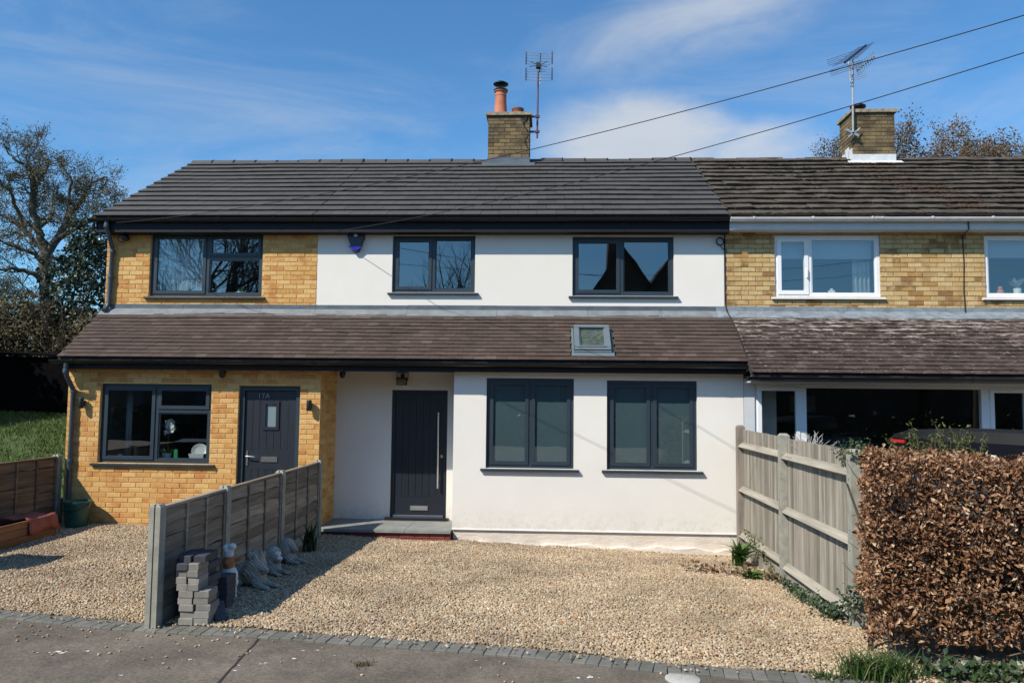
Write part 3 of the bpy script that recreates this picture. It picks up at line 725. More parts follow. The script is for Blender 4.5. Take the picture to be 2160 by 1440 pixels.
    # roofs
    main_roof(H, XL-.085, XS, 'grey_tile', 'grey_tile', .0015)
    lower_roof(H, XL-.03, XC, YL, ZL, 'brown_tile', .0018)
    m = MB(); m.box(XL-.07, XS, YE+.05, YE+.072, 4.565, ZE-.02); m.box(XL-.07, XS, YE+.072, YU, 4.565, 4.58); m.build('fascia', 'anthracite_board', H)
    m = MB(); m.box(XL-.02, XC, YL+.06, YL+.082, 2.315, ZL-.01); m.box(XL-.02, XC, YL+.082, YF-.008, 2.315, 2.33); m.build('fascia', 'anthracite_board', H)
    m = MB()                                                                        # barge boards closing the gable end
    m.add([(XL-.075, YE+.05, ZE-.17), (XL-.075, YE+.05, ZE-.005), (XL-.075, YR_, ZR-.005), (XL-.075, YR_, ZR-.18), (XL-.05, YE+.05, ZE-.17), (XL-.05, YE+.05, ZE-.005), (XL-.05, YR_, ZR-.005), (XL-.05, YR_, ZR-.18)],
          [(3, 2, 1, 0), (4, 5, 6, 7), (0, 1, 5, 4), (1, 2, 6, 5), (2, 3, 7, 6), (3, 0, 4, 7)])
    m.build('barge_board', 'anthracite_board', H)
    gutter(H, XL-.16, XS, YE-.005, ZE-.025, 'black_plastic', union=[-5.35])
    gutter(H, XL-.12, XC, YL-.005, ZL-.03, 'black_plastic', union=[-4.95])
    flashing(H, XL-.02, XS, [-6.0, -4.7])
    p = atY(240, 490, YE+.0); xu = -7.20
    downpipe(H, [(xu, YE, 4.74), (xu, YE, 4.64), (xu, YE+.03, 4.60), (xu-.01, YU-.09, 4.36), (xu-.015, YU-.055, 4.30), (xu-.04, YU-.055, 3.42), (xu-.045, YU-.09, 3.34), (xu-.05, YU-.17, 3.29)],
             clips=[(4.28, xu-.015, YU-.055), (3.86, xu-.027, YU-.055), (4.66, xu, YE)])
    xl = -7.22
    downpipe(H, [(xl, YL, ZL-.07), (xl, YL, 2.26), (xl, YL+.03, 2.20), (xl, YF-.075, 2.02), (xl, YF-.055, 1.97), (xl, YF-.055, .02)], clips=[(2.28, xl, YL), (1.98, xl, YF-.055), (.93, xl, YF-.055)])
    room(H, XL+.14, XC-.16, YF+.125, 15.4, 0.0, 2.38, 'interior_wall'); room(H, XL+.14, XS-.05, YU+.125, 15.4, 2.9, 4.70, 'interior_wall')
    return H
m_, N_, L_, P_ = nodes('frosted_pale'); P_.inputs['Base Color'].default_value = (.19, .25, .28, 1); P_.inputs['Roughness'].default_value = .25
BH = brick_house()
# ================================================================ white house (middle)
SKYL = (.365, .90)
def white_house():
    H = thing('rendered_house', 'white rendered middle house with dark grey windows and recessed front door', 'house', ((XC+XR)/2, YF, 0))
    m = MB(); slab(m, XW, XR, .02, 2.42, [W5, W6], YF, YF+.14)
    m.box(XW, XW+.14, YF+.14, YU, .02, 2.42); m.box(XR-.14, XR, YF+.14, YU, -.3, 2.42); m.build('wall', 'white_render', H); m = MB()
    slab(m, XS, 2.76, ZT-.5, 4.72, [W2, W3], YU, YU+.12); wl = m.build('wall', 'white_render', H); m = MB()
    slab(m, XC, XW+.14, .0, ZT-.5, [DW], YU, YU+.12); m.build('wall', 'white_render', H); m = MB()
    m.box(XC, XR, YB-.12, YB, -.3, 4.7)
    m.build('wall', 'white_render', H)
    q = MB(); q.box(XW+.015, XR-.01, YF+.018, YF+.16, -.32, .02); 
    n = 30; vs = []; fs = []
    for i in range(n+1):
        x = XW+.02+(XR-XW-.04)*i/n; h = -.17-.02*math.sin(i*1.7)-.03*(i/n)+.015*math.sin(i*.63); y = YF-.05-.02*math.sin(i*.9)
        vs += [(x, YF+.02, h), (x, y, h-.012), (x, y-.01, -.36)]
    for i in range(n): fs += [(i*3, i*3+1, i*3+4, i*3+3), (i*3+1, i*3+2, i*3+5, i*3+4)]
    q.add(vs, fs); q.build('plinth', 'plinth_render', H)
    q = MB(); q.box(XW-.002, XR, YF-.012, YF+.0, .008, .022); q.build('drip_bead', 'white_upvc', H)
    window(H, *W2, YU, mull=-1.905, opens=(0,)); window(H, *W3, YU, mull=1.135, opens=(0,))
    for W in (W5, W6):
        w = window(H, *W, YF, mull=(W[0]+W[1])/2, opens=(0, 1), sillw=.075)
        q = MB(); q.box(W[0]+.02, W[1]-.02, YF+.068, YF+.072, W[2]+.02, W[3]-.02); q.build('blind', 'frosted_film', w)
    # door
    x0, x1, zb, zt = DW; yf = YU+.03; m = MB()
    m.box(x0, x0+.055, yf, yf+.07, zb, zt-.05); m.box(x1-.055, x1, yf, yf+.07, zb, zt-.05); m.box(x0, x1, yf-.001, yf+.071, zt-.05, zt)
    d = m.build('door', 'door_dark', H)
    q = MB(); q.box(x0-.06, x1+.04, yf-.14, yf+.07, zb-.03, zb+.012); q.build('threshold', 'black_metal', d)
    q = MB(); q.box(x0+.05, x1-.05, yf-.01, yf+.03, zb+.012, zb+.045); q.build('weather_bar', 'chrome', d)
    a, b = x0+.058, x1-.058; yl = yf+.02; c0, c1 = zb+.05, zt-.052; st = .115
    q = MB(); q.box(a, b, yl+.012, yl+.05, c0, c1)
    for (p, r, s, t) in ((a, a+st, c0, c1), (b-st, b, c0, c1), (a+st, b-st, c1-.12, c1), (a+st, b-st, c0, c0+.28)): q.box(p, r, yl, yl+.03, s, t)
    q.build('leaf', 'door_dark', d); bw = (b-a-2*st)/5
    for i in range(5):
        q = MB(); q.box(a+st+i*bw+.004, a+st+(i+1)*bw-.004, yl+.004, yl+.03, c0+.282, c1-.122); q.build('plank', 'door_dark', d)
    q = MB(); lx = (a+b)/2+.01; q.box(lx-.14, lx+.14, yl-.012, yl+.004, .145, .215); q.box(lx-.115, lx+.115, yl-.018, yl, .16, .20); q.build('letter_plate', 'brushed_steel', d)
    q = MB(); hx = b-.085; q.tube([(hx, yl-.06, .50), (hx, yl-.06, 1.70)], .016, 10)
    for z in (.62, 1.58): q.tube([(hx, yl, z), (hx, yl-.06, z)], .010, 8)
    q.build('handle', 'brushed_steel', d, smooth=40)
    q = MB(); q.tube([(hx+.055, yl+.002, 1.0), (hx+.055, yl-.012, 1.0)], .024, 14); q.build('lock', 'chrome', d, smooth=40)
    # step
    y0, y1 = 11.27, YU; q = MB(); q.box(XC+.012, XW-.012, y0+.045, y1, -.3, -.035); s = q.build('doorstep', 'dark_mortar', H)
    ms = wall_mats(brick_rects(XC+.015, XW-.01, -.185, -.035, []), y0+.045); pieces('brick', 'bricks', brick_template('red_brick'), ms, s)
    ms2 = side_mats(brick_rects(y0+.04, YF-.02, -.185, -.035, []), XW-.012, 1); pieces('brick', 'bricks', brick_template('red_brick'), ms2, s)
    xs = [XC+.01, -2.78, -2.10, XW-.005]
    for i in range(3):
        for (ya, yb) in ((y0, y0+.46), (y0+.466, y1-.003)):
            q = MB(); q.box(xs[i]+.003, xs[i+1]-.003, ya, yb, -.034, .003+rnd.uniform(-.001, .001)); q.build('slab', 'slate_slab', s)
    # roofs and rainwater goods
    r = main_roof(H, XS, XR-.02, 'grey_tile', 'grey_tile', .0018)
    sl0 = (2.59-ZL)/math.sin(SLOPE_L)-.09; sl1 = sl0+.80
    lr, sl = lower_roof(H, XC, XR, YL, ZL, 'brown_tile', .002, holes=[(SKYL[0]-.05, SKYL[1]+.05, sl0, sl1)])
    m = MB(); m.box(XS, 2.80, YE+.05, YE+.072, 4.565, ZE-.02); m.box(XS, 2.80, YE+.072, YU, 4.565, 4.58); m.build('fascia', 'anthracite_board', H)
    m = MB(); m.box(XC, XR, YL+.06, YL+.082, 2.315, ZL-.01); m.box(XC, XW, YL+.082, YU-.004, 2.34, 2.355); m.box(XW, XR, YL+.082, YF-.004, 2.325, 2.34); m.build('fascia', 'anthracite_board', H)
    gutter(H, XS, 2.80, YE-.005, ZE-.025, 'black_plastic', union=[-1.45]); gutter(H, XC, XR-.02, YL-.005, ZL-.03, 'black_plastic', union=[-1.25])
    flashing(H, XS, 2.62, [-2.3, -.85, .6, 1.75])
    # roof window, lying in the slope
    def P3(x, s, n): return Vector((x, YL+s*math.cos(sl)-n*math.sin(sl), ZL+s*math.sin(sl)+n*math.cos(sl)))
    def sb(mb, xa, xb, s0, s1, n0, n1):
        v = [P3(x, s, n) for n in (n0, n1) for (x, s) in ((xa, s0), (xb, s0), (xb, s1), (xa, s1))]
        return mb.add(v, [(0, 3, 2, 1), (4, 5, 6, 7), (0, 1, 5, 4), (1, 2, 6, 5), (2, 3, 7, 6), (3, 0, 4, 7)])
    a, b = SKYL; s0, s1 = sl0+.115, sl1-.02; f = .075
    m = MB(); sb(m, a, b, s1-.07, s1, .0, .085); sb(m, a, b, s0, s0+.06, 0, .075); sb(m, a, a+f, s0+.06, s1-.07, 0, .08); sb(m, b-f, b, s0+.06, s1-.07, 0, .08)
    w = m.build('roof_window', 'skylight_grey', lr)
    m = MB(); sb(m, a-.045, a-.006, sl0, s1+.02, .004, .012); sb(m, b+.006, b+.045, sl0, s1+.02, .004, .012); sb(m, a-.045, b+.045, sl0-.0, s0-.03, .026, .034); sb(m, a-.004, b+.004, s0-.03, s0-.002, .01, .05)
    w2 = m.build('roof_window_apron', 'skylight_grey', lr)
    m = MB(); sb(m, a+f-.01, b-f+.01, s0+.055, s0+.085, .03, .09); sb(m, a+f-.01, a+f+.018, s0+.085, s1-.08, .03, .06); sb(m, b-f-.018, b-f+.01, s0+.085, s1-.08, .03, .06); m.build('roof_window_sash', 'skylight_grey', lr)
    m = MB(); m.add([P3(a+f, s0+.06, .05), P3(b-f, s0+.06, .05), P3(b-f, s1-.07, .05), P3(a+f, s1-.07, .05)], [(0, 1, 2, 3)]); m.build('roof_window_pane', 'window_glass', lr)
    m = MB(); sb(m, a+f, b-f, s0+.06, s1-.07, .030, .036); m.build('roof_window_blind', 'skylight_streaks', lr)
    # chimney with two pots
    c = chimney(H, -.845, .82, 14.95, .66, 6.70, 7.56)
    q = MB(); q.lathe((-1.03, 15.22, 7.60), [(.145, 0), (.145, .03), (.130, .10), (.118, .30), (.112, .44), (.118, .445), (.118, .465), (.112, .47), (.112, .52), (.135, .535), (.135, .56), (.10, .565)], 24); pot = q.build('chimney_pot', 'terracotta', c, smooth=35)
    q = MB()
    q.lathe((-1.03, 15.22, 8.155), [(.142, 0), (.148, .02), (.12, .03)], 24)
    for k in range(6): t = k*math.pi/3; q.tube([(-1.03+.085*math.cos(t), 15.22+.085*math.sin(t), 8.17), (-1.03+.085*math.cos(t), 15.22+.085*math.sin(t), 8.29)], .007, 5)
    q.lathe((-1.03, 15.22, 8.27), [(.03, 0), (.155, .025), (.155, .035), (.09, .075), (.02, .095)], 24); q.build('cowl', 'black_metal', c, smooth=35)
    q = MB(); q.lathe((-.68, 15.22, 7.60), [(.12, 0), (.115, .05), (.112, .06), (.112, .08), (.118, .085), (.118, .10), (.112, .105), (.112, .125), (.118, .13), (.118, .15), (.125, .16), (.125, .18), (.03, .21)], 22); q.build('chimney_pot', 'dark_terracotta', c, smooth=35)
    m = MB(); bxx = atY(1100, 270, 14.92)
    room(H, -1.30, XR-.16, YF+.20, 15.4, 0, 2.38); room(H, XS+.04, 2.6, YU+.125, 15.4, 2.9, 4.70)
    return H
plain('skylight_grey', (.13, .165, .185), .4, amp=.06)
plain('skylight_streaks', (.15, .17, .14), .7, amp=.5, nscale=6, stretch=(3, 3, .4))
WH = white_house()
# ================================================================ next house (right)
def next_house():
    H = thing('terraced_house', 'weathered yellow brick house with white plastic windows and mossy roof', 'house', ((XR+XN)/2, YF, 0))
    G = (2.99, XN-.4, .62, 2.19)
    m = MB(); slab(m, 2.772, XN, ZT-.4, 4.72, [N1, N2], YU, YU+.12); m.box(XN-.12, XN, YU+.12, YB, -.2, 4.7); m.box(2.78, XN, YB-.12, YB, -.2, 4.7)
    slab(m, XR+.004, XN, -.35, 2.30, [G], YF+.012, YF+.14)
    wl = m.build('wall', 'old_mortar', H)
    ms = wall_mats(brick_rects(2.776, XN, ZT+.03, 4.72, [N1, N2], phase=.08), YU, .003)
    pieces('brick', 'bricks', brick_template('stock_brick'), ms, wl)
    q = MB(); slab(q, XR+.006, XN-.02, -.30, 2.26, [G], YF-.004, YF+.008); q.build('lower_cladding', 'pale_board', H)
    kw = dict(mat='white_upvc', fr=.055, sash=.062, sillmat='white_upvc', back=.02, glass='window_glass')
    w = window(H, *N1, YU, mull=4.10, opens=(0,), **kw)
    q = MB(); q.box(4.045, 4.065, YU-.02, YU+.02, 3.88, 4.02); q.build('handle', 'white_upvc', w)
    window(H, *N2, YU, mull=8.05, opens=(1,), **kw)
    # wide glazed front of the extension
    x0, x1, z0, z1 = G; yf = YF+.02; m = MB(); d = .08
    m.box(x0, x1, yf, yf+d, z1-.06, z1); m.box(x0, x1, yf, yf+d, z0, z0+.07)
    ups = [(x0, x0+.06), (3.63, 3.74), (6.22, 6.35), (6.86, 6.95), (x1-.06, x1)]
    for a, b in ups: m.box(a, b, yf+.001, yf+d, z0+.07, z1-.06)
    w = m.build('window', 'white_upvc', H)
    for i, ((a, b), (c, e)) in enumerate(zip(ups[:-1], ups[1:])):
        q = MB()
        if i in (0, 2):
            o = .045; q.box(b-.01, c+.01, yf-.014, yf+.04, z1-.06-o, z1-.05); q.box(b-.01, c+.01, yf-.014, yf+.04, z0+.06, z0+.06+o); q.box(b-.01, b+o, yf-.013, yf+.04, z0+.06+o, z1-.06-o); q.box(c-o, c+.01, yf-.013, yf+.04, z0+.06+o, z1-.06-o)
            q.build('sash', 'white_upvc', w); aa, bb = b+o, c-o
        else: aa, bb = b, c
        q = MB(); q.add([(aa-.004, yf+.03, z0+.06), (bb+.004, yf+.03, z0+.06), (bb+.004, yf+.03, z1-.05), (aa-.004, yf+.03, z1-.05)], [(0, 1, 2, 3)]); q.build('pane', 'dark_glass', w)
    main_roof(H, XR-.02, XN+.1, 'mossy_tile', 'mossy_tile', .009, .004)
    lower_roof(H, XR, XN, YLN, ZLN, 'lichen_tile', .0038, curl=.002)
    m = MB(); m.box(2.80, XN+.05, YE+.05, YE+.072, 4.60, ZE-.02); m.box(2.80, XN+.05, YE+.072, YU, 4.60, 4.615); m.build('fascia', 'pale_board', H)
    m = MB(); m.box(XR+.01, XN, YLN+.10, YF+.01, 2.195, 2.215); m.box(XR+.01, XN, YLN+.095, YLN+.11, 2.20, ZLN-.01); m.build('fascia', 'pale_board', H)
    gutter(H, 2.80, XN+.1, YE-.022, ZE-.030, 'dirty_white_upvc', r=.060, union=[5.05]); gutter(H, XR-.05, XN, YLN+.02, ZLN-.035, 'black_plastic')
    flashing(H, 2.62, XN, [4.6, 6.4, 8.0], ('old_lead', 'old_lead'))
    c = chimney(H, 6.27, .80, 14.95, .66, 6.72, 7.56, leadmat='white_lead')
    # stepped side flashing on the visible flank
    q = MB()
    for k in range(3):
        y = 14.95+.02+.16*k; q.box(5.852, 5.866, y, y+.17, 6.55, 6.78+.07*(2-abs(k-1)))
    q.build('lead_soaker', 'white_lead', c)
    q = MB(); q.lathe((6.12, 15.3, 7.60), [(.13, 0), (.12, .05), (.11, .07)], 20)
    for k in range(6): t = k*math.pi/3; q.tube([(6.12+.09*math.cos(t), 15.3+.09*math.sin(t), 7.66), (6.12+.09*math.cos(t), 15.3+.09*math.sin(t), 7.78)], .008, 5)
    q.lathe((6.12, 15.3, 7.76), [(.03, 0), (.15, .02), (.15, .05), (.10, .08), (.02, .09)], 20); q.build('cowl', 'black_metal', c, smooth=35)
    # moss clumps along the tile edges
    V = []; F = []; g = LEN_U/13
    for _ in range(5200):
        k = rnd.randrange(13); x = rnd.uniform(XR+.1, XN); s = k*g+rnd.uniform(-.006, .03)
        f = mnoise.noise(Vector((x*.9, k*.35, 3)))
        if rnd.random() > .30+.9*max(0, f): continue
        y = YE+s*math.cos(SLOPE_U); z = ZE+s*math.sin(SLOPE_U)+.048; b = len(V); r = rnd.uniform(.012, .045)
        for j in range(5): t = 2*math.pi*j/5; V.append((x+r*1.5*math.cos(t), y+r*math.sin(t), z-.004))
        V.append((x, y-.004, z+r*.55)); F += [(b+j, b+(j+1) % 5, b+5) for j in range(5)]
    raw_mesh('moss', V, F, 'moss', H, 'stuff', True); V = []; F = []
    for _ in range(2600):
        x = rnd.gauss(6.0, .0)+0; s = rnd.uniform(.3, LEN_U-.2); x = 5.95+.75*(1-s/LEN_U)+rnd.gauss(0, .26)
        y = YE+s*math.cos(SLOPE_U); z = ZE+s*math.sin(SLOPE_U)+.008+.046*(1-(s/g) % 1); b = len(V); r = rnd.uniform(.018, .050)
        for j in range(5): t = 2*math.pi*j/5; V.append((x+r*1.6*math.cos(t), y+r*math.sin(t), z-.004))
        V.append((x, y-.004, z+r*.5)); F += [(b+j, b+(j+1) % 5, b+5) for j in range(5)]
    raw_mesh('moss_patch', V, F, 'rust_moss', H, 'stuff', True)
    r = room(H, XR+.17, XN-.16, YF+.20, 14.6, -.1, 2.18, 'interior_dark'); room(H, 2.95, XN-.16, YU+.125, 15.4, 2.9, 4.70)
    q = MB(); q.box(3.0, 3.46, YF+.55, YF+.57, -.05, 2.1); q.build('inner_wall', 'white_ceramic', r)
    return H
plain('white_lead', (.62, .64, .66), .6, 0, .15, 9, .3, 20)
NH = next_house()
# ================================================================ things fixed to the houses
t = thing('alarm_box', 'dark blue wedge shaped burglar alarm box with round badge on white wall', 'alarm', (-3.16, YU, 4.43))
q = MB(); pr = [(-.145, .16), (-.125, .175), (.125, .175), (.145, .16), (.14, .08), (.06, -.13), (.035, -.16), (-.035, -.16), (-.06, -.13), (-.14, .08)]
def wedge(mb, sc, y0, y1, z0=-9, z1=9):
    P = [(x*sc, max(z0, min(z1, z*sc))) for x, z in pr]; n = len(P)
    mb.add([(-3.16+x, y1, 4.43+z) for x, z in P]+[(-3.16+x*.93, y0, 4.43+z*.95) for x, z in P], [tuple(range(n, 2*n))[::-1], tuple(range(n))]+[(i, (i+1) % n, n+(i+1) % n, n+i) for i in range(n)])
wedge(q, 1, YU-.07, YU-.001); q.build('case', 'alarm_dark', t)
q = MB(); wedge(q, .9, YU-.078, YU-.06, -.16, -.065); q.build('strobe_lens', 'alarm_blue', t)
q = MB(); q.tube([(-3.16, YU-.066, 4.545), (-3.16, YU-.076, 4.545)], .030, 16); q.build('badge', 'badge_white', t)
def camera_dome(label, x, y, z, r=.042, down=True, wall=None):
    t = thing('security_camera', label, 'camera', (x, y, z), 'small dark security cameras')
    q = MB(); q.lathe((x, y, z), [(r*.9, .0), (r, -.015)][::-1] if False else [(.02, -.075), (r*.75, -.06), (r, -.02), (r*1.05, 0), (r*1.05, .02), (r*.7, .03)], 16); q.build('housing', 'black_plastic', t, smooth=40)
    q = MB(); ellip(q, (x, y-.012, z-.045), (r*.62, r*.62, r*.62)); q.build('lens', 'black_metal', t, smooth=60)
    if wall: q = MB(); q.tube([(x, y, z+.01), (x, wall, z+.02)], .015, 8); q.build('bracket', 'black_plastic', t)
    return t
camera_dome('black dome camera under the lower gutter between brick window and door 17A', -4.905, YF-.10, 2.27, .05, wall=YF)
camera_dome('black dome camera in the top corner of the white porch', -3.30, YU-.14, 2.30, .045, wall=YU)
t = thing('floodlight', 'small bronze floodlight with sensor on white wall above the front door', 'floodlight', (-2.35, YU, 2.2))
q = MB(); q.obox(Matrix.Translation((-2.35, YU-.10, 2.185)) @ Matrix.Rotation(R_(-12), 4, 'X'), .165, .045, .115); q.build('lamp_head', 'black_metal', t)
q = MB(); q.obox(Matrix.Translation((-2.35, YU-.126, 2.18)) @ Matrix.Rotation(R_(-12), 4, 'X'), .135, .004, .088); q.build('lamp_glass', 'cap_stone', t)
q = MB(); q.tube([(-2.44, YU-.09, 2.20), (-2.44, YU-.03, 2.325), (-2.26, YU-.03, 2.325), (-2.26, YU-.09, 2.20)], .007, 6); q.tube([(-2.35, YU, 2.30), (-2.35, YU-.06, 2.29)], .012, 6); q.build('bracket', 'black_metal', t)
q = MB(); ellip(q, (-2.345, YU-.075, 2.275), (.034, .034, .034)); q.build('sensor', 'black_plastic', t, smooth=60)
def wall_lamp(label, x):
    t = thing('wall_lamp', label, 'lamp', (x, YF, 1.80), 'black up and down wall lamps')
    q = MB(); q.lathe((x, YF-.085, 1.72), [(.036, 0), (.038, .004), (.038, .156), (.036, .16)], 18); q.build('body', 'black_metal', t, smooth=40)
    q = MB(); q.box(x-.022, x+.022, YF-.06, YF-.006, 1.76, 1.84); q.build('backplate', 'black_metal', t)
wall_lamp('black cylinder wall lamp between drainpipe and brick window', -7.07); wall_lamp('black cylinder wall lamp between door 17A and the porch corner', -3.575)
# oval cameras at first floor
t = thing('security_camera', 'black round camera with looped cable beside the upper drainpipe', 'camera', (-6.98, YU, 4.50), 'small dark security cameras')
q = MB(); ellip(q, (-6.98, YU-.10, 4.50), (.06, .08, .055)); q.build('housing', 'black_plastic', t, smooth=60)
q = MB(); q.tube([(-6.98, YU, 4.52), (-6.98, YU-.07, 4.50)], .02, 8); q.build('bracket', 'black_plastic', t)
q = MB(); q.tube([Vector((-7.0-.10*math.sin(a)-.02*a, YU-.06, 4.50+.075*math.cos(a)*(1-.05*a))) for a in np.linspace(0, 3.6, 14)], .007, 5); q.build('cable', 'cable_black', t)
t = thing('cable_coil', 'coil of black cable hanging at the edge of the white wall', 'cable coil', (2.70, YU, 4.44))
q = MB()
for k in range(4):
    q.tube([Vector((2.695+.055*math.cos(a)+rnd.gauss(0, .003), YU-.015-.008*k, 4.455+.062*math.sin(a))) for a in np.linspace(0, 2*math.pi, 17)], .008, 5)
q.tube([(2.70, YU-.03, 4.40), (2.715, YU-.03, 4.35), (2.755, YU-.02, 4.33)], .008, 5); q.build('coil', 'cable_black', t)
t = thing('roof_cable', 'thin black cable running down the tiles at the joint of two lean to roofs', 'cable', (2.75, YU, 3.4))
q = MB(); q.tube([(2.775, YU-.01, 4.55), (2.772, YU-.01, 3.45)] + [(2.775+.06*s+.02*math.sin(s*4), YU-.03-(YU-.06-YL)*s, ZT+.10-(ZT-ZL)*s-.01*s) for s in np.linspace(0.02, 1, 14)] + [(XR+.03, YL-.02, ZL-.08), (XR-.02, YL-.03, ZL-.12)], .009, 6); q.build('run', 'cable_black', t)
t = thing('wall_cable', 'thin black cable running down yellow brickwork between the white windows', 'cable', (6.45, YU, 3.4))
q = MB(); q.tube([(6.43, YE+.04, 4.74), (6.44, YE+.04, 4.60), (6.46, YU-.012, 4.55), (6.47, YU-.012, 4.1), (6.455, YU-.012, 3.7), (6.46, YU-.03, 3.30)], .009, 6); q.build('run', 'cable_black', t)
t = thing('wall_hook', 'small dark cable hook on the white wall beside the alarm box', 'hook', (-3.66, YU, 4.59))
q = MB(); q.tube([(-3.68, YU, 4.575), (-3.64, YU-.05, 4.595), (-3.58, YU-.06, 4.61)], .010, 6); q.tube([(-3.64, YU-.05, 4.595), (-3.62, YU-.03, 4.56)], .008, 6); q.build('hook', 'cable_black', t)
# overhead service wires and their pole
def service_wire(label, A, B, sag):
    A, B = Vector(A), Vector(B); pts = []
    for i in range(61):
        s = 1.6*i/60; p = A+(B-A)*s; p.z -= 4*sag*s*(1-s); pts.append(p)
    q = MB(); q.tube(pts, .0046, 5); o = q.build('overhead_wire', 'cable_black', smooth=60); tag(o, label, 'wire', 'overhead service wires'); return pts[-1]
e1 = service_wire('upper overhead wire crossing the grey roof to the brick house gutter', (-7.02, 11.93, 4.698), (4.508, 5.5, 5.07), .30)
e2 = service_wire('lower overhead wire running to the hook on the white wall', (-3.62, 12.20, 4.60), (4.508, 5.5, 4.82), .20)
t = thing('telegraph_pole', 'wooden pole carrying both overhead wires at the roadside', 'pole', (e1.x+.1, e1.y, 0))
q = MB(); q.lathe((e1.x+.1, e1.y, -.1), [(.15, 0), (.10, max(e1.z, e2.z)+.4)], 12); q.build('shaft', 'pole_wood', t, smooth=40)
# ---- TV aerials
t = thing('tv_aerial', 'grid panel television aerial on purple mast beside the two pot chimney', 'aerial', (-.28, 15.05, 7.1))
ax, ay = -.28, 15.05
q = MB(); q.tube([(ax, ay, 7.12), (ax+.01, ay, 8.50)], .019, 8); q.build('mast', 'mast_purple', t, smooth=40)
q = MB()
for z in (7.25, 7.56): q.box(-.44, ax+.05, ay-.02, ay+.02, z-.016, z+.016); q.box(ax-.035, ax+.035, ay-.03, ay+.03, z-.025, z+.025)
q.build('bracket', 'mast_purple', t)
tilt = R_(-2)
for zc in (8.72, 8.39):
    g = MB()
    for k in range(5):
        z = zc-.115+.0575*k; w = .25-.012*abs(k-2)
        g.tube([(ax+.03-w, ay-.10+.01*abs(k-2), z+.006), (ax+.03+w, ay-.10+.01*abs(k-2), z-.012)], .005, 5)
    grid = g.build('reflector_grid', 'galvanised', t)
    e = MB()
    for sx in (-1, 1): e.prism([(ay-.115, zc-.13), (ay-.075, zc-.12), (ay-.075, zc+.12), (ay-.115, zc+.13), (ay-.13, zc)], ax+.03+sx*.26-.012, ax+.03+sx*.26+.012)
    e.build('end_strip', 'aerial_blue', t)
q = MB(); q.tube([(ax+.06, ay-.06, 8.84), (ax+.04, ay-.05, 8.45)], .012, 6)
for (dx, dz) in ((-.17, .07), (-.19, -.03), (.17, .07), (.16, -.04)): q.tube([(ax+.03, ay-.16, 8.545), (ax+.03+dx, ay-.18, 8.545+dz)], .007, 5)
q.box(ax-.03, ax+.06, ay-.18, ay-.06, 8.51, 8.60); q.build('dipole', 'cable_black', t)
q = MB(); q.tube([(ax+.07, ay-.10, 8.58), (ax+.075, ay-.08, 8.4), (ax+.04, ay-.02, 8.2)], .008, 5); q.build('feed_cable', 'dirty_white_upvc', t)
t = thing('chimney_cable', 'aerial cable looping over the front of the two pot chimney', 'cable', (-.5, 14.93, 7.3))
q = MB(); q.tube([(-.44, 14.98, 7.55), (-.50, 14.925, 7.50), (-.565, 14.925, 7.43), (-.56, 14.925, 7.36), (-.48, 14.925, 7.24), (-.42, 15.02, 7.22)], .011, 6); q.tube([(-.44, 14.925, 7.2), (-.52, 14.925, 7.12), (-.53, 14.925, 7.02), (-.47, 14.925, 6.88), (-.43, 14.925, 6.83)], .007, 6); q.build('run', 'cable_black', t)
t = thing('tv_aerial', 'tall mast with two spiky yagi television aerials on the mossy chimney', 'aerial', (5.86, 14.9, 7.1))
ax, ay = 5.85, 14.88
q = MB(); q.tube([(ax, ay, 7.05), (ax+.02, ay, 8.60)], .021, 8); q.build('mast', 'galvanised', t, smooth=40)
q = MB(); q.tube([(ax-.02, ay, 8.05), (ax-.055, ay+.01, 8.55)], .010, 6); q.build('stub', 'galvanised', t)
q = MB(); q.obox(Matrix.Translation((ax-.02, ay-.02, 7.12)) @ Matrix.Rotation(R_(28), 4, 'Y'), .26, .03, .045); q.obox(Matrix.Translation((ax-.02, ay-.02, 7.10)) @ Matrix.Rotation(R_(-35), 4, 'Y'), .22, .03, .03); q.tube([(ax-.15, ay, 7.2), (ax, ay, 7.05), (ax+.13, ay, 7.22)], .012, 6); q.build('lashing', 'galvanised', t)
def yagi(A, B, n, el, mat, vert):
    A, B = Vector(A), Vector(B); d = (B-A).normalized(); side = d.cross(Vector((0, 0, 1))).normalized(); up = side.cross(d)
    m = MB(); m.tube([A, B], .010, 6); b = m.build('boom', 'cable_black', t)
    e = MB()
    for k in range(n):
        p = A+(B-A)*(k/(n-1)); L2 = el*(1-.35*k/n)
        dirs = [side] if not vert else [up]
        for dd in dirs: e.tube([p-dd*L2+up*.01, p+dd*L2+up*.01], .0045, 4)
        e.box(p.x-.016, p.x+.016, p.y-.016, p.y+.016, p.z-.016, p.z+.022)
    e.build('elements', mat, b)
    e = MB()
    for sgn in (-1, 1):
        for k in range(4):
            p = A - d*.03 + up*(sgn*(.05+.035*k)); e.tube([p-side*el*1.2, p+side*el*1.2], .004, 4)
    e.build('reflector', mat, b)
yagi((ax-.22, ay-.25, 8.42), (ax+.42, ay+.35, 9.02), 11, .26, 'aerial_blue', False)
yagi((ax+.05, ay-.15, 8.30), (ax+.58, ay+.35, 8.80), 9, .12, 'galvanised', True)

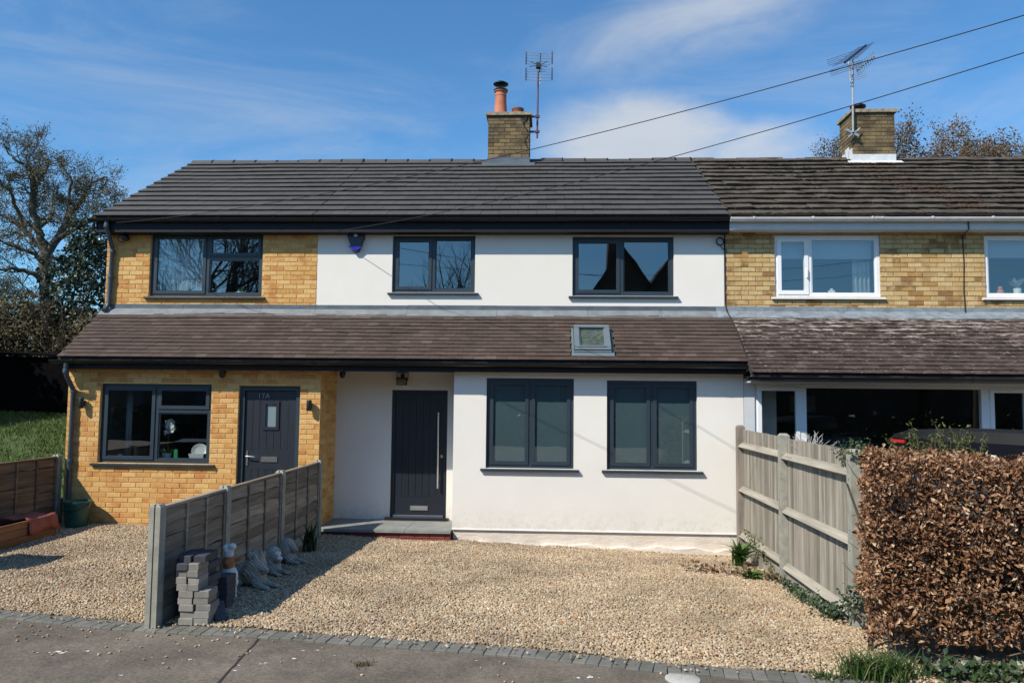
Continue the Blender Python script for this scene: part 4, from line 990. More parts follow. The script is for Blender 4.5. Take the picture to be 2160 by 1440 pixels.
# ================================================================ things behind the windows
def pot_plant(label, x, y, z, r, h, potmat, leafmat, n, ln, group=None):
    t = thing('pot_plant', label, 'pot plant', (x, y, z), group)
    q = MB(); q.lathe((x, y, z), [(r*.8, 0), (r, h), (r*.85, h), (r*.8, h*.85)], 14); q.build('pot', potmat, t, smooth=40)
    q = MB()
    for i in range(n):
        a = rnd.uniform(0, 6.28); d = Vector((math.cos(a), math.sin(a), rnd.uniform(.6, 1.8))).normalized()*ln*rnd.uniform(.6, 1); s = Vector((-math.sin(a), math.cos(a), 0))*ln*.16; b = Vector((x, y, z+h))
        q.add([b, b+d*.5+s, b+d, b+d*.5-s], [(0, 1, 2, 3)])
    q.build('leaves', leafmat, t)
    return t
G_ = 'small pot plants on the upper brick window sill'
yb = YU+.20; zs = W1[2]+.035
for (u, lab) in ((401, 'small white pot with green plant behind the net curtain'), (459, 'pale pot with thin dry plant by the window mullion'), (508, 'speckled white pot with bright green plant by the window edge')):
    p = atY(u, 612, yb); pot_plant(lab, p.x, yb, zs, .05, .075, 'white_ceramic', 'stem_green' if u != 459 else 'silver_twig', 14, .11, G_)
def curtain(label, x0, x1, y, z0, z1, mat, waves):
    n = waves*6; vs = []; fs = []
    for i in range(n+1):
        s = i/n; vs += [(x0+(x1-x0)*s, y+.025*math.sin(s*waves*2*math.pi), z0), (x0+(x1-x0)*s, y+.018*math.sin(s*waves*2*math.pi+.4), z1)]
    for i in range(n): fs.append((2*i, 2*i+2, 2*i+3, 2*i+1))
    q = MB(); q.add(vs, fs); o = q.build('curtain', mat, smooth=80); s = o.modifiers.new('s', 'SOLIDIFY'); s.thickness = .004; tag(o, label, 'curtain'); return o
curtain('pale net curtain filling the larger pane of the upper brick window', W1[0]+.03, -5.83, YU+.30, W1[2]+.05, W1[3], 'net_curtain', 9)
curtain('light grey curtain gathered at one side of the white framed window', 4.86, 5.13, YU+.25, N1[2]+.1, N1[3]-.05, 'grey_curtain', 4)
curtain('narrow grey curtain at the edge of the kitchen window', -6.66, -6.56, YF+.45, .95, 2.05, 'grey_curtain', 2)
def blind(label, x0, x1, y, z0, z1):
    q = MB(); q.box(x0, x1, y, y+.004, z0, z1); q.box(x0, x1, y-.004, y+.008, z0-.012, z0); o = q.build('roller_blind', 'roller_blind'); return tag(o, label, 'blind', 'roller blinds half lowered in white windows')
blind('grey roller blind half lowered in the window nearer the white house', 3.60, 5.12, YU+.16, 4.22, 4.50); blind('grey roller blind half lowered in the window cut by the picture edge', 6.84, 8.50, YU+.16, 4.24, 4.50)
t = thing('slatted_blind', 'dark slatted blind hung inside the kitchen window', 'blind', (-5.7, YF+2.2, 1.5))
for k in range(16):
    q = MB(); z = 1.28+.052*k; q.obox(Matrix.Translation((-5.85, YF+2.2, z)) @ Matrix.Rotation(R_(35), 4, 'X'), 1.9, .05, .003); q.build('slat', 'slat_blind', t)
p = atY(352, 962, YF+.22); px, py, pz = p.x, YF+.22, W4[2]+.04
t = thing('orchid', 'white flowering orchid standing behind the kitchen window', 'orchid', (px, py, pz))
q = MB(); q.lathe((px, py, pz), [(.05, 0), (.07, .10), (.06, .10)], 14); q.build('pot', 'white_ceramic', t, smooth=40)
q = MB(); F_ = []
for sgn, top in ((.35, .44), (.9, .36)):
    pts = [Vector((px+.02*sgn+.18*sgn*max(0, s-.55)**1.2*2, py, pz+.1+(top+.10)*math.sin(min(1, s*1.15)*1.5)*.95-.25*max(0, s-.75))) for s in np.linspace(0, 1, 12)]
    q.tube(pts, .004, 5); F_ += pts[5:]
q.build('stem', 'stem_green', t)
for i in range(16):
    c = rnd.choice(F_)+Vector((rnd.gauss(-.0, .035), rnd.uniform(-.05, .02), rnd.gauss(-.01, .02))); q = MB()
    for k in range(5):
        a = 2*math.pi*k/5+rnd.random(); d = Vector((math.cos(a), -.25, math.sin(a))); s = Vector((-math.sin(a), 0, math.cos(a)))
        q.add([c, c+d*.028+s*.018, c+d*.045, c+d*.028-s*.018], [(0, 1, 2, 3)])
    q.build('flower', 'orchid_petal', t)
q = MB()
for k in range(5):
    a = 1.3*k; d = Vector((math.cos(a), math.sin(a)*.6, .35)); q.add([Vector((px, py, pz+.1)), Vector((px, py, pz+.12))+d*.07+Vector((0, 0, .02)), Vector((px, py, pz+.1))+d*.14, Vector((px, py, pz+.09))+d*.07-Vector((0, 0, .02))], [(0, 1, 2, 3)])
q.build('leaf', 'stem_green', t)
p = atY(371, 958, YF+.2); q = MB(); q.box(p.x-.028, p.x+.028, YF+.19, YF+.22, W4[2]+.04, W4[2]+.19); q.box(p.x-.02, p.x+.02, YF+.195, YF+.215, W4[2]+.19, W4[2]+.2); o = q.build('carton', 'green_card'); tag(o, 'bright green carton on the kitchen window sill', 'carton')
p = atY(415, 958, YF+.2); t = thing('dish_drainer', 'white dish drainer with a plate on the kitchen window sill', 'dish drainer', (p.x, YF+.25, W4[2]+.04))
q = MB(); x, z = p.x, W4[2]+.04
vs = [(x-.11, YF+.15, z+.10), (x+.13, YF+.15, z+.10), (x+.13, YF+.36, z+.10), (x-.11, YF+.36, z+.10), (x-.09, YF+.17, z), (x+.11, YF+.17, z), (x+.11, YF+.34, z), (x-.09, YF+.34, z)]
q.add(vs, [(4, 7, 6, 5), (0, 4, 5, 1), (1, 5, 6, 2), (2, 6, 7, 3), (3, 7, 4, 0)]); q.build('tray', 'white_ceramic', t)
q = MB(); M = Matrix.Translation((x+.02, YF+.25, z+.135)) @ Matrix.Rotation(R_(62), 4, 'X') @ Matrix.Rotation(R_(20), 4, 'Y')
q.add([M @ Vector((.12*math.cos(a), .12*math.sin(a), .012)) for a in np.linspace(0, 2*math.pi, 20)[:-1]]+[M @ Vector((.07*math.cos(a), .07*math.sin(a), -.006)) for a in np.linspace(0, 2*math.pi, 20)[:-1]], [(i, (i+1) % 19, 19+(i+1) % 19, 19+i) for i in range(19)]+[tuple(range(19, 38))]); q.build('plate', 'white_ceramic', t)
p = atY(252, 958, YF+.2); q = MB(); q.lathe((p.x, YF+.22, W4[2]+.04), [(.035, 0), (.042, .07), (.036, .07), (.032, .01)], 14); o = q.build('cup', 'white_ceramic', smooth=40); tag(o, 'white cup at the plain end of the kitchen window sill', 'cup')
q = MB(); q.box(-7.1, -3.7, YF+.13, YF+.42, W4[2]-.03, W4[2]+.037); o = q.build('worktop', 'interior_dark', BH)
q = MB(); q.box(-7.1, -3.9, YU+.13, YU+.30, W1[2]-.03, W1[2]+.03); q.build('inner_sill', 'white_upvc', BH)
q = MB(); q.box(3.2, 9.2, YU+.13, YU+.30, N1[2]-.03, N1[2]+.05); q.build('inner_sill', 'white_upvc', NH)
p = atY(1754, 610, YU+.2); x, z = p.x, N1[2]+.052; q = MB(); q.box(x-.018, x+.018, YU+.19, YU+.21, z, z+.11); q.box(x-.05, x+.05, YU+.191, YU+.209, z+.045, z+.08); q.box(x-.035, x+.035, YU+.18, YU+.22, z-.001, z+.012); o = q.build('cross', 'white_ceramic'); tag(o, 'small pale cross standing on the white window sill', 'ornament')
p = atY(2110, 615, YU+.2); x = p.x; q = MB(); q.lathe((x, YU+.2, z), [(.05, 0), (.055, .05), (.045, .08), (.03, .10), (.035, .13), (.02, .15)], 14); o = q.build('vase', 'terracotta', smooth=40); tag(o, 'small orange vase on the sill of the cropped white window', 'vase')
p = atY(2146, 612, YU+.2); pot_plant('pale plant in white pot at the edge of the cropped white window', p.x, YU+.2, z, .06, .12, 'white_ceramic', 'silver_twig', 24, .22)
q = MB(); q.box(4.05, 4.47, 13.2, 13.22, 1.75, 2.02); o = q.build('picture', 'slat_blind'); tag(o, 'dim grey picture hanging inside the wide dark window', 'picture')

# ================================================================ ground
KERB = [(-60, 15.5), (-20, 10.0), (-9.0, 7.70), (-6.5, 7.13), (-4.9, 6.80), (-3.66, 6.545), (-3.0, 6.48), (-2.435, 6.44), (-1.72, 6.34), (-.97, 6.24), (-.07, 6.11), (.84, 5.88), (1.85, 5.74), (3.0, 5.55), (20, 3.4), (60, -1)]
def kerb_y(x):
    for (a, b), (c, d) in zip(KERB[:-1], KERB[1:]):
        if a <= x <= c: return b+(d-b)*(x-a)/(c-a)
    return KERB[-1][1]
# base ground
n = 240; q = MB(); q.add([(-600, -600, -.42), (600, -600, -.42), (600, 900, -.42), (-600, 900, -.42)], [(0, 1, 2, 3)]); tag(q.build('ground', 'grass_ground'), kind='structure')
xs = np.unique(np.r_[np.linspace(-60, -9, 18), np.linspace(-9, 6, 76), np.linspace(6, 60, 19)])
V = []; F = []
for i, x in enumerate(xs): V += [(x, -8.0, -.030), (x, kerb_y(x)-.09, -.030), (x, kerb_y(x)-.09, -.4), (x, -8, -.4)]
for i in range(len(xs)-1): F += [(4*i, 4*i+4, 4*i+5, 4*i+1), (4*i+1, 4*i+5, 4*i+6, 4*i+2), (4*i+3, 4*i+7, 4*i+4, 4*i)]
tag(raw_mesh('road', V, F, 'asphalt'), kind='structure')
# gravel bed
xs = np.unique(np.r_[np.linspace(-7.35, -3.365, 20), [-3.355], np.linspace(-3.3, 2.80, 40), [2.81], np.linspace(2.9, 12, 20)]); ts = np.linspace(0, 1, 26); V = []; F = []
for x in xs:
    for tt in ts:
        y = kerb_y(x)+.09+(12.2-kerb_y(x)-.09)*tt; V.append((x, y, gz(x, y)-.018))
m_ = len(ts)
for i in range(len(xs)-1):
    for j in range(m_-1): F.append((i*m_+j, (i+1)*m_+j, (i+1)*m_+j+1, i*m_+j+1))
tag(raw_mesh('gravel_ground', V, F, 'gravel_bed'), kind='structure')
# edging blocks
edge = bpy.data.objects.new('kerb_edging', None); COL.objects.link(edge); edge['kind'] = 'structure'; edge.location = (-2, 6.4, 0)
et = MB(); c = .004; et.add([(-.048, -.098, -.06), (.048, -.098, -.06), (.048, .098, -.06), (-.048, .098, -.06), (-.048, -.098, -c), (.048, -.098, -c), (.048, .098, -c), (-.048, .098, -c), (-.044, -.094, 0), (.044, -.094, 0), (.044, .094, 0), (-.044, .094, 0)],
    [(8, 9, 10, 11), (4, 5, 9, 8), (5, 6, 10, 9), (6, 7, 11, 10), (7, 4, 8, 11), (0, 1, 5, 4), (1, 2, 6, 5), (2, 3, 7, 6), (3, 0, 4, 7)])
tm = template(et.v, et.f, 'edging_paver'); ms = []; x = -8.4
while x < 9.0:
    d = Vector((.1, kerb_y(x+.05)-kerb_y(x-.05), 0)); a = math.atan2(d.y, d.x)
    ms.append(Matrix.Translation((x, kerb_y(x), -.012+rnd.uniform(-.003, .002))) @ Matrix.Rotation(a+rnd.gauss(0, .012), 4, 'Z') @ Matrix.Rotation(rnd.gauss(0, .01), 4, 'X')); x += .1*math.cos(a)
pieces('edging_block', 'edging_blocks', tm, ms, edge)
# lawn bank beyond the end fence
def lawn_z(x, y):
    t = min(1, max(0, (y-10.0)/8.0)); return .22+1.22*t*t*(3-2*t)*.98 + .05*mnoise.noise(Vector((x*.4, y*.4, 0))) + max(0, (y-19))*.045
V = []; F = []; nx, ny = 40, 60
for i in range(nx+1):
    for j in range(ny+1):
        x = -7.45-34*(i/nx)**1.4; y = kerb_y(x)+.09+50*(j/ny)**1.3; V.append((x, y, lawn_z(x, y) if y > 9 else lawn_z(x, y)*max(0, (y-kerb_y(x))/(9.01-kerb_y(x))) if kerb_y(x) < 9 else lawn_z(x, y)))
for i in range(nx):
    for j in range(ny): F.append((i*(ny+1)+j, i*(ny+1)+j+1, (i+1)*(ny+1)+j+1, (i+1)*(ny+1)+j))
tag(raw_mesh('lawn', V, F, 'grass_ground', smooth=True), kind='structure')
rng = np.random.default_rng(5)
def blades(name, P, h, w, lean, mat, label=None, seg=1):
    n = len(P); a = rng.uniform(0, 2*np.pi, n); hh = h*rng.uniform(.5, 1.2, n); b = rng.uniform(0, 2*np.pi, n); l = lean*rng.uniform(.2, 1, n)*hh
    sx = np.c_[np.cos(a), np.sin(a), np.zeros(n)]*(w*rng.uniform(.6, 1.2, n))[:, None]
    tip = P+np.c_[np.cos(b)*l, np.sin(b)*l, hh]; mid = P+np.c_[np.cos(b)*l*.35, np.sin(b)*l*.35, hh*.6]
    V = np.stack([P-sx, P+sx, mid+sx*.8, mid-sx*.8, tip], 1).reshape(-1, 3); i = np.arange(n)[:, None]*5
    F = np.concatenate([i+[0, 1, 2], i+[0, 2, 3], i+[3, 2, 4]])
    return raw_mesh(name, V, F, mat, None, 'stuff')
n = 34000; X = rng.uniform(-15.5, -7.5, n); Y = rng.uniform(11.2, 18.6, n); P = np.array([(x, y, lawn_z(x, y)) for x, y in zip(X, Y) if mnoise.noise(Vector((x*1.3, y*1.3, 7))) > -.22 or rnd.random() < .45])
tag(blades('grass', P, .085, .009, .9, 'grass_blade'), 'short green grass on the lawn beyond the end fence', 'grass')
# pebbles: points carrying a small stone each
def pebble_cloud(name, label, pts, rmin, rmax):
    n = len(pts); me = bpy.data.meshes.new(name); me.vertices.add(n); me.vertices.foreach_set('co', np.asarray(pts, float).ravel())
    s = rng.uniform(rmin, rmax, n)[:, None]*np.c_[rng.uniform(.8, 1.35, n), rng.uniform(.7, 1.1, n), rng.uniform(.5, .85, n)]
    r = np.c_[rng.normal(0, .45, n), rng.normal(0, .45, n), rng.uniform(0, 6.28, n)]
    for nm, d in (('scl', s), ('rot', r)):
        at = me.attributes.new(nm, 'FLOAT_VECTOR', 'POINT'); at.data.foreach_set('vector', d.astype('f').ravel())
    o = bpy.data.objects.new(name, me); COL.objects.link(o)
    g = bpy.data.node_groups.new(name, 'GeometryNodeTree'); g.interface.new_socket('Geometry', in_out='INPUT', socket_type='NodeSocketGeometry'); g.interface.new_socket('Geometry', in_out='OUTPUT', socket_type='NodeSocketGeometry')
    N, L = g.nodes, g.links; gi = N.new('NodeGroupInput'); go = N.new('NodeGroupOutput')
    ic = N.new('GeometryNodeMeshIcoSphere'); ic.inputs['Radius'].default_value = 1; ic.inputs['Subdivisions'].default_value = 2
    sp = N.new('GeometryNodeSetPosition'); L.new(ic.outputs[0], sp.inputs[0]); nt = N.new('ShaderNodeTexNoise'); nt.inputs['Scale'].default_value = 1.1
    vm = N.new('ShaderNodeVectorMath'); vm.operation = 'SUBTRACT'; L.new(nt.outputs['Color'], vm.inputs[0]); vm.inputs[1].default_value = (.5, .5, .5)
    L.new(vm.outputs[0], sp.inputs['Offset'])
    sm = N.new('GeometryNodeSetMaterial'); L.new(sp.outputs[0], sm.inputs[0]); sm.inputs['Material'].default_value = MATS['pebble']
    ip = N.new('GeometryNodeInstanceOnPoints'); L.new(gi.outputs[0], ip.inputs['Points']); L.new(sm.outputs[0], ip.inputs['Instance'])
    for nm, k in (('scl', 'Scale'), ('rot', 'Rotation')):
        a = N.new('GeometryNodeInputNamedAttribute'); a.data_type = 'FLOAT_VECTOR'; a.inputs['Name'].default_value = nm; L.new(a.outputs['Attribute'], ip.inputs[k])
    L.new(ip.outputs[0], go.inputs[0]); mod = o.modifiers.new('stones', 'NODES'); mod.node_group = g
    o['kind'] = 'stuff'; o['label'] = label; o['category'] = 'gravel'; return o
def field(x0, x1, y1, sp, test):
    xs = np.arange(x0, x1, sp); out = []
    for x in xs:
        ys = np.arange(kerb_y(x)+.06, y1, sp)
        xx = x+rng.uniform(-.5, .5, len(ys))*sp*1.3; yy = ys+rng.uniform(-.5, .5, len(ys))*sp*1.3
        for a, b in zip(xx, yy):
            if a < x0+.005 or a > x1-.005: continue
            if test(a, b): out.append((a, b, gz(a, b)-.008+rng.uniform(-.004, .008)+.017*mnoise.noise(Vector((a*2.1, b*2.1, 0)))))
    return out
ok = lambda a, b: not (-3.42 < a < -1.42 and b > 11.27) and b < YF-.01 and b > kerb_y(a)+.09+.05*mnoise.noise(Vector((a*3, 0, 2)))
pts = field(-3.29, 2.76, 11.40, .0192, ok)
pebble_cloud('gravel', 'beige pebble gravel covering the drive before the white house', pts, .0066, .0150)
pts = [p for p in field(-7.30, -3.41, 11.39, .0200, ok) if (p[0]+.72*p[1]) > -1.2-.0*p[1]]
pebble_cloud('gravel', 'beige pebble gravel covering the drive before the brick house', pts, .0066, .0150)
sc = []
for _ in range(105):
    x = rng.uniform(-5.2, -2.2) if rng.random() < .75 else rng.uniform(-2, 2.2); y = kerb_y(x)-.1-abs(rng.normal(0, .38)); sc.append((x, y, -.024))
for _ in range(170):
    x = rng.uniform(-5.5, 2.0); sc.append((x, kerb_y(x)+rng.uniform(-.08, .1), .004))
pebble_cloud('scattered_pebbles', 'loose pebbles strewn over the grey tarmac', sc, .006, .014)
# marks on the road
V = []; F = []
def blotch(x, y, r, z):
    b = len(V); n = 9; V.append((x, y, z))
    for k in range(n): a = 2*math.pi*k/n; rr = r*rnd.uniform(.5, 1.2); V.append((x+1.3*rr*math.cos(a), y+rr*math.sin(a), z))
    F.extend([(b, b+1+k, b+1+(k+1) % n) for k in range(n)])
for (u, v, r) in ((120, 1374, .028), (130, 1376, .02), (185, 1372, .014), (400, 1390, .014), (256, 1423, .014), (495, 1413, .012), (560, 1397, .012), (620, 1388, .014), (505, 1402, .008), (80, 1375, .008), (706, 1381, .008), (1244, 1427, .022), (1220, 1428, .014), (1310, 1398, .014), (940, 1372, .02), (1005, 1392, .007), (550, 1399, .01), (226, 1393, .006), (320, 1385, .006), (640, 1371, .01), (670, 1370, .01), (1640, 1430, .01)):
    p = atZ(u, v, -.026); blotch(p.x, p.y, r, -.0262)
    for _ in range(3): blotch(p.x+rnd.gauss(0, r*2), p.y+rnd.gauss(0, r), r*.3, -.0262)
o = raw_mesh('bird_droppings', V, F, 'dropping_white', None, 'stuff'); tag(o, 'white bird droppings spotted over the tarmac', 'droppings')
a = atZ(556, 1336, -.03); b = atZ(460, 1440, -.03); V = []; F = []
for i in range(25):
    s = i/24*1.5; x = a.x+(b.x-a.x)*s+rnd.gauss(0, .004); y = a.y+(b.y-a.y)*s; w = .006+rnd.uniform(0, .004); V += [(x-w, y, -.0264), (x+w, y, -.0264)]
F = [(2*i, 2*i+2, 2*i+3, 2*i+1) for i in range(24)]
tag(raw_mesh('tarmac_joint', V, F, 'dark_tar'), kind='structure')
p = atZ(1440, 1430, -.024); q = MB(); q.lathe((p.x, p.y, -.05), [(.125, 0), (.125, .026), (.118, .030), (.012, .030), (.01, .024)], 22); o = q.build('access_cover', 'cover_concrete', smooth=30); tag(o, 'round pale stopcock cover set in the tarmac by the kerb', 'cover')

# ================================================================ fences
def wavy_board(mat, seg=9):
    vs = []; 
    for i in range(seg+1):
        x = i/seg-.5; w = .05*math.sin(i*1.9)+.04*math.sin(i*4.1)
        vs += [(x, 0, -.5+w), (x, -1, -.5+w), (x, -.55, .5), (x, 0, .5)]
    fs = []
    for i in range(seg):
        a, b = 4*i, 4*i+4; fs += [(a+j, b+j, b+(j+1) % 4, a+(j+1) % 4) for j in range(4)]
    fs += [(0, 1, 2, 3)[::-1], tuple(4*seg+j for j in range(4))]; fs = [f[::-1] for f in fs]
    return template(vs, fs, mat)
def panel_fence(label, X, posts, ztop, zbot, mat, face=1, battens=3):
    F0 = thing('panel_fence', label, 'fence', (X, posts[0], 0)); tm = wavy_board(mat)
    for y in posts:
        q = MB(); a = .052; h = ztop+.005
        pr = [(-a, -a), (a, -a), (a, a), (-a, a)]
        # slotted concrete post: two flanges and a web, bevelled head
        for s in (-1, 1):
            q.add([(X+s*.028-.022, y-a, -.35), (X+s*.028+.022, y-a, -.35), (X+s*.028+.022, y+a, -.35), (X+s*.028-.022, y+a, -.35), (X+s*.028-.022, y-a, h), (X+s*.028+.022, y-a, h), (X+s*.028+.022, y+a, h), (X+s*.028-.022, y+a, h),
                   (X+s*.020-.010, y-a+.01, h+.022), (X+s*.020+.010, y-a+.01, h+.022), (X+s*.020+.010, y+a-.01, h+.022), (X+s*.020-.010, y+a-.01, h+.022)],
                  [(0, 3, 2, 1), (0, 1, 5, 4), (1, 2, 6, 5), (2, 3, 7, 6), (3, 0, 4, 7), (4, 5, 9, 8), (5, 6, 10, 9), (6, 7, 11, 10), (7, 4, 8, 11), (8, 9, 10, 11)])
        q.box(X-.012, X+.012, y-a+.028, y+a-.028, -.3, h+.02); q.build('post', 'concrete_post', F0)
    for (ya, yb) in zip(posts[:-1], posts[1:]):
        a, b = ya+.052, yb-.052; zb = zbot+min(gz(X+.1, ya), gz(X+.1, yb))
        q = MB(); q.box(X-.022, X+.022, a, b, zb-.03, zb+.13); q.build('gravel_board', 'concrete_post', F0)
        q = MB(); q.box(X-.03, X+.03, a, b, ztop-.025, ztop); p = q.build('panel', mat, F0); q = MB(); q.box(X-.028, X-.014, a+.001, b-.001, zb+.14, ztop-.026); q.build('gap_shade', 'interior_dark', p)  # dark sheet behind the boards stands in for shade in the gaps
        n = 7; hgt = (ztop-.03-zb-.14)/n; ms = []
        for k in range(n):
            z = zb+.14+hgt*(k+.5)
            ms.append(Matrix.Translation((X-.012*face*0+.0, (a+b)/2, z+rnd.uniform(-.006, .006))) @ Matrix.Rotation(face*math.pi/2, 4, 'Z') @ Matrix.Rotation(rnd.gauss(0, .006), 4, 'Y') @ Matrix.Diagonal(((b-a)*.998*(1 if rnd.random() < .5 else -1), .022+rnd.uniform(0, .006), hgt*.955, 1)))
        for M in ms:
            if M.determinant() < 0: M @= Matrix.Diagonal((-1, 1, 1, 1))
        pieces('board', 'boards', tm, [Matrix(M) for M in ms], p)
        for k in range(battens):
            y = a+.02+(b-a-.04)*(k+ (0 if battens > 2 else .5))/(max(1, battens-1) if battens > 2 else battens); q = MB(); q.box(X+face*.016, X+face*.038, y-.017, y+.017, zb+.135, ztop-.026); q.build('batten', mat, p)
    return F0
panel_fence('low grey timber panel fence with concrete posts between the two gravel drives', -3.35, [6.52, 7.89, 9.54, 11.12], .99, .0, 'grey_fence_timber', 1, 4)
panel_fence('low brown timber panel fence running from the brick house end wall', -7.40, [11.32, 9.5, 7.7][::-1], 1.0, .0, 'brown_fence_timber', 1, 5)
def board_fence():
    X = 2.78; F0 = thing('board_fence', 'tall weathered upright board fence with three rails beside the white house', 'fence', (X, 9.2, 0))
    for y, mat, w, h in ((11.28, 'timber_post', .055, 1.56), (9.22, 'concrete_post', .055, 1.54), (7.12, 'concrete_post', .055, 1.50)):
        q = MB(); q.box(X-.085, X+.025, y-w, y+w, -.5, h); q.add([(X-.085, y-w, h), (X+.025, y-w, h), (X+.025, y+w, h), (X-.085, y+w, h), (X-.065, y-w+.02, h+.025), (X+.0, y-w+.02, h+.025), (X+.0, y+w-.02, h+.025), (X-.065, y+w-.02, h+.025)], [(0, 1, 5, 4), (1, 2, 6, 5), (2, 3, 7, 6), (3, 0, 4, 7), (4, 5, 6, 7)])
        q.build('post', mat, F0)
        if mat == 'concrete_post':
            q = MB()
            for z in (.0, .12, .62, .80, 1.25, 1.42): q.tube([(X-.0865, y+.012, z), (X-.08, y+.012, z)], .008, 6)
            q.build('bolt_hole', 'dark_tar', F0)
    ys = np.arange(7.18, 11.24, .092); tmv = MB(); tmv.add([(0, -.5, 0), (-.016, .5, 0), (0, .5, 0), (0, -.5, 1), (-.016, .5, 1), (0, .5, 1), (-.004, -.5, 0), (-.004, -.5, 1)], [(0, 6, 1, 2), (3, 5, 4, 7), (6, 7, 4, 1), (1, 4, 5, 2), (0, 2, 5, 3), (0, 3, 7, 6)])
    tmv.f = [f[::-1] for f in tmv.f]
    tm = template(tmv.v, tmv.f, 'silver_timber'); ms = []
    for y in ys:
        z0 = gz(X-.1, y)+.10; z1 = 1.525+.004*math.sin(y*2)+rnd.uniform(-.006, .006)-.02*(11.3-y)/4
        ms.append(Matrix.Translation((X, y+.046, z0)) @ Matrix.Rotation(rnd.gauss(0, .004), 4, 'X') @ Matrix.Diagonal((1+rnd.uniform(0, .3), .100, z1-z0, 1)))
    pieces('board', 'boards', tm, ms, F0)
    for (a, b) in ((9.275, 11.225), (7.175, 9.165)):
        for z, dz in ((1.30, 0), (.69, -.01), (.06, -.02)):
            q = MB(); s = rnd.uniform(-.012, .012)
            q.add([(X-.018, a, z+.045+s), (X-.085, a, z-.02+s), (X-.018, a, z-.05+s), (X-.018, b, z+.045+dz), (X-.085, b, z-.02+dz), (X-.018, b, z-.05+dz)], [(0, 1, 2), (5, 4, 3), (0, 3, 4, 1), (1, 4, 5, 2), (2, 5, 3, 0)])
            q.build('rail', 'rail_timber', F0)
        q = MB(); q.add([(X-.03, a, gz(X, a)-.1), (X-.03, b, gz(X, b)-.1), (X+.02, b, gz(X, b)-.1), (X+.02, a, gz(X, a)-.1), (X-.03, a, gz(X, a)+.13), (X-.03, b, gz(X, b)+.13), (X+.02, b, gz(X, b)+.13), (X+.02, a, gz(X, a)+.13)],
                        [(0, 1, 2, 3), (7, 6, 5, 4), (0, 4, 5, 1), (1, 5, 6, 2), (2, 6, 7, 3), (3, 7, 4, 0)]); q.build('gravel_board', 'rail_timber', F0)
        y = (a+b)/2-.05; q = MB(); q.box(X-.07, X-.03, y-.03, y+.03, gz(X, y)-.1, .01); q.build('cleat', 'timber_post', F0)
board_fence()

# ================================================================ stacked paving blocks
def block(label, x, y, z, rot, mat, l=.20, w=.10, h=.056, group='paving blocks stacked by the fence post', tilt=0):
    q = MB(); c = .006; a, b = w/2, l/2
    q.add([(-a, -b, 0), (a, -b, 0), (a, b, 0), (-a, b, 0), (-a, -b, h-c), (a, -b, h-c), (a, b, h-c), (-a, b, h-c), (-a+c, -b+c, h), (a-c, -b+c, h), (a-c, b-c, h), (-a+c, b-c, h)],
          [(0, 3, 2, 1), (0, 1, 5, 4), (1, 2, 6, 5), (2, 3, 7, 6), (3, 0, 4, 7), (4, 5, 9, 8), (5, 6, 10, 9), (6, 7, 11, 10), (7, 4, 8, 11), (8, 9, 10, 11)])
    o = q.build('paving_block', mat); o.location = (x, y, z); o.rotation_euler = (R_(tilt), 0, R_(rot)); tag(o, label, 'paving block', group)
ORD = ['bottom', 'second', 'third', 'fourth', 'fifth', 'sixth', 'seventh', 'eighth', 'ninth', 'tenth']
offs = [.012, .018, .02, .0, .0, -.02, -.03, -.03, -.03]; three = [0, 0, 0, 0, 0, 0, 0, 0, 0]
for k in range(9):
    z = -.004+.057*k; w = .126 if k < 5 else .095
    for j, side in ((0, 'beside the post'), (1, 'away from the post')):
        block(f'pale grey block {side} in the {ORD[k]} course of the front stack', -3.165+w*(j+.5)+offs[k]+rnd.gauss(0, .004), 6.675+rnd.gauss(0, .006), z, rnd.gauss(0, 1.5), 'pale_paver' if k < 7 else 'dark_paver' if j == 0 and k == 8 else 'pale_paver', w=w-.003)
for j in range(2): block('dark block lying across the top of the front stack, ' + ('beside the post' if j == 0 else 'away from the post'), -3.13+.11*j, 6.71+.01*j, -.004+.057*9, 8*j-4, 'dark_paver')
for k in range(8):
    z = gz(-3, 7)-.005+.0585*k
    for j, side in ((0, 'near the fence'), (1, 'facing the gravel')):
        if k in (3, 6) and j == 1: dx = -.03
        else: dx = 0
        block(f'anthracite block {side} in the {ORD[k]} course of the middle stack', -3.235+.140*j+dx+rnd.gauss(0, .006), 6.96+rnd.gauss(0, .012), z, rnd.gauss(0, 3), 'dark_paver', w=.135, l=.24)
block('anthracite block crowning the middle stack beside the figure', -3.17, 6.98, gz(-3, 7)-.005+.0585*8, 6, 'dark_paver', w=.25, l=.20, h=.075)
for k in range(5):
    for j, side in ((0, 'near the fence'), (1, 'facing the gravel')):
        block(f'anthracite block {side} in the {ORD[k]} course of the low rear stack', -3.15+.125*j+rnd.gauss(0, .004), 7.20, gz(-2.9, 7.2)-.005+.0585*k, rnd.gauss(0, 2), 'dark_paver', w=.12)
block('dark block toppled on the gravel against the middle stack', -2.90, 6.79, .03, 35, 'dark_paver', tilt=38)

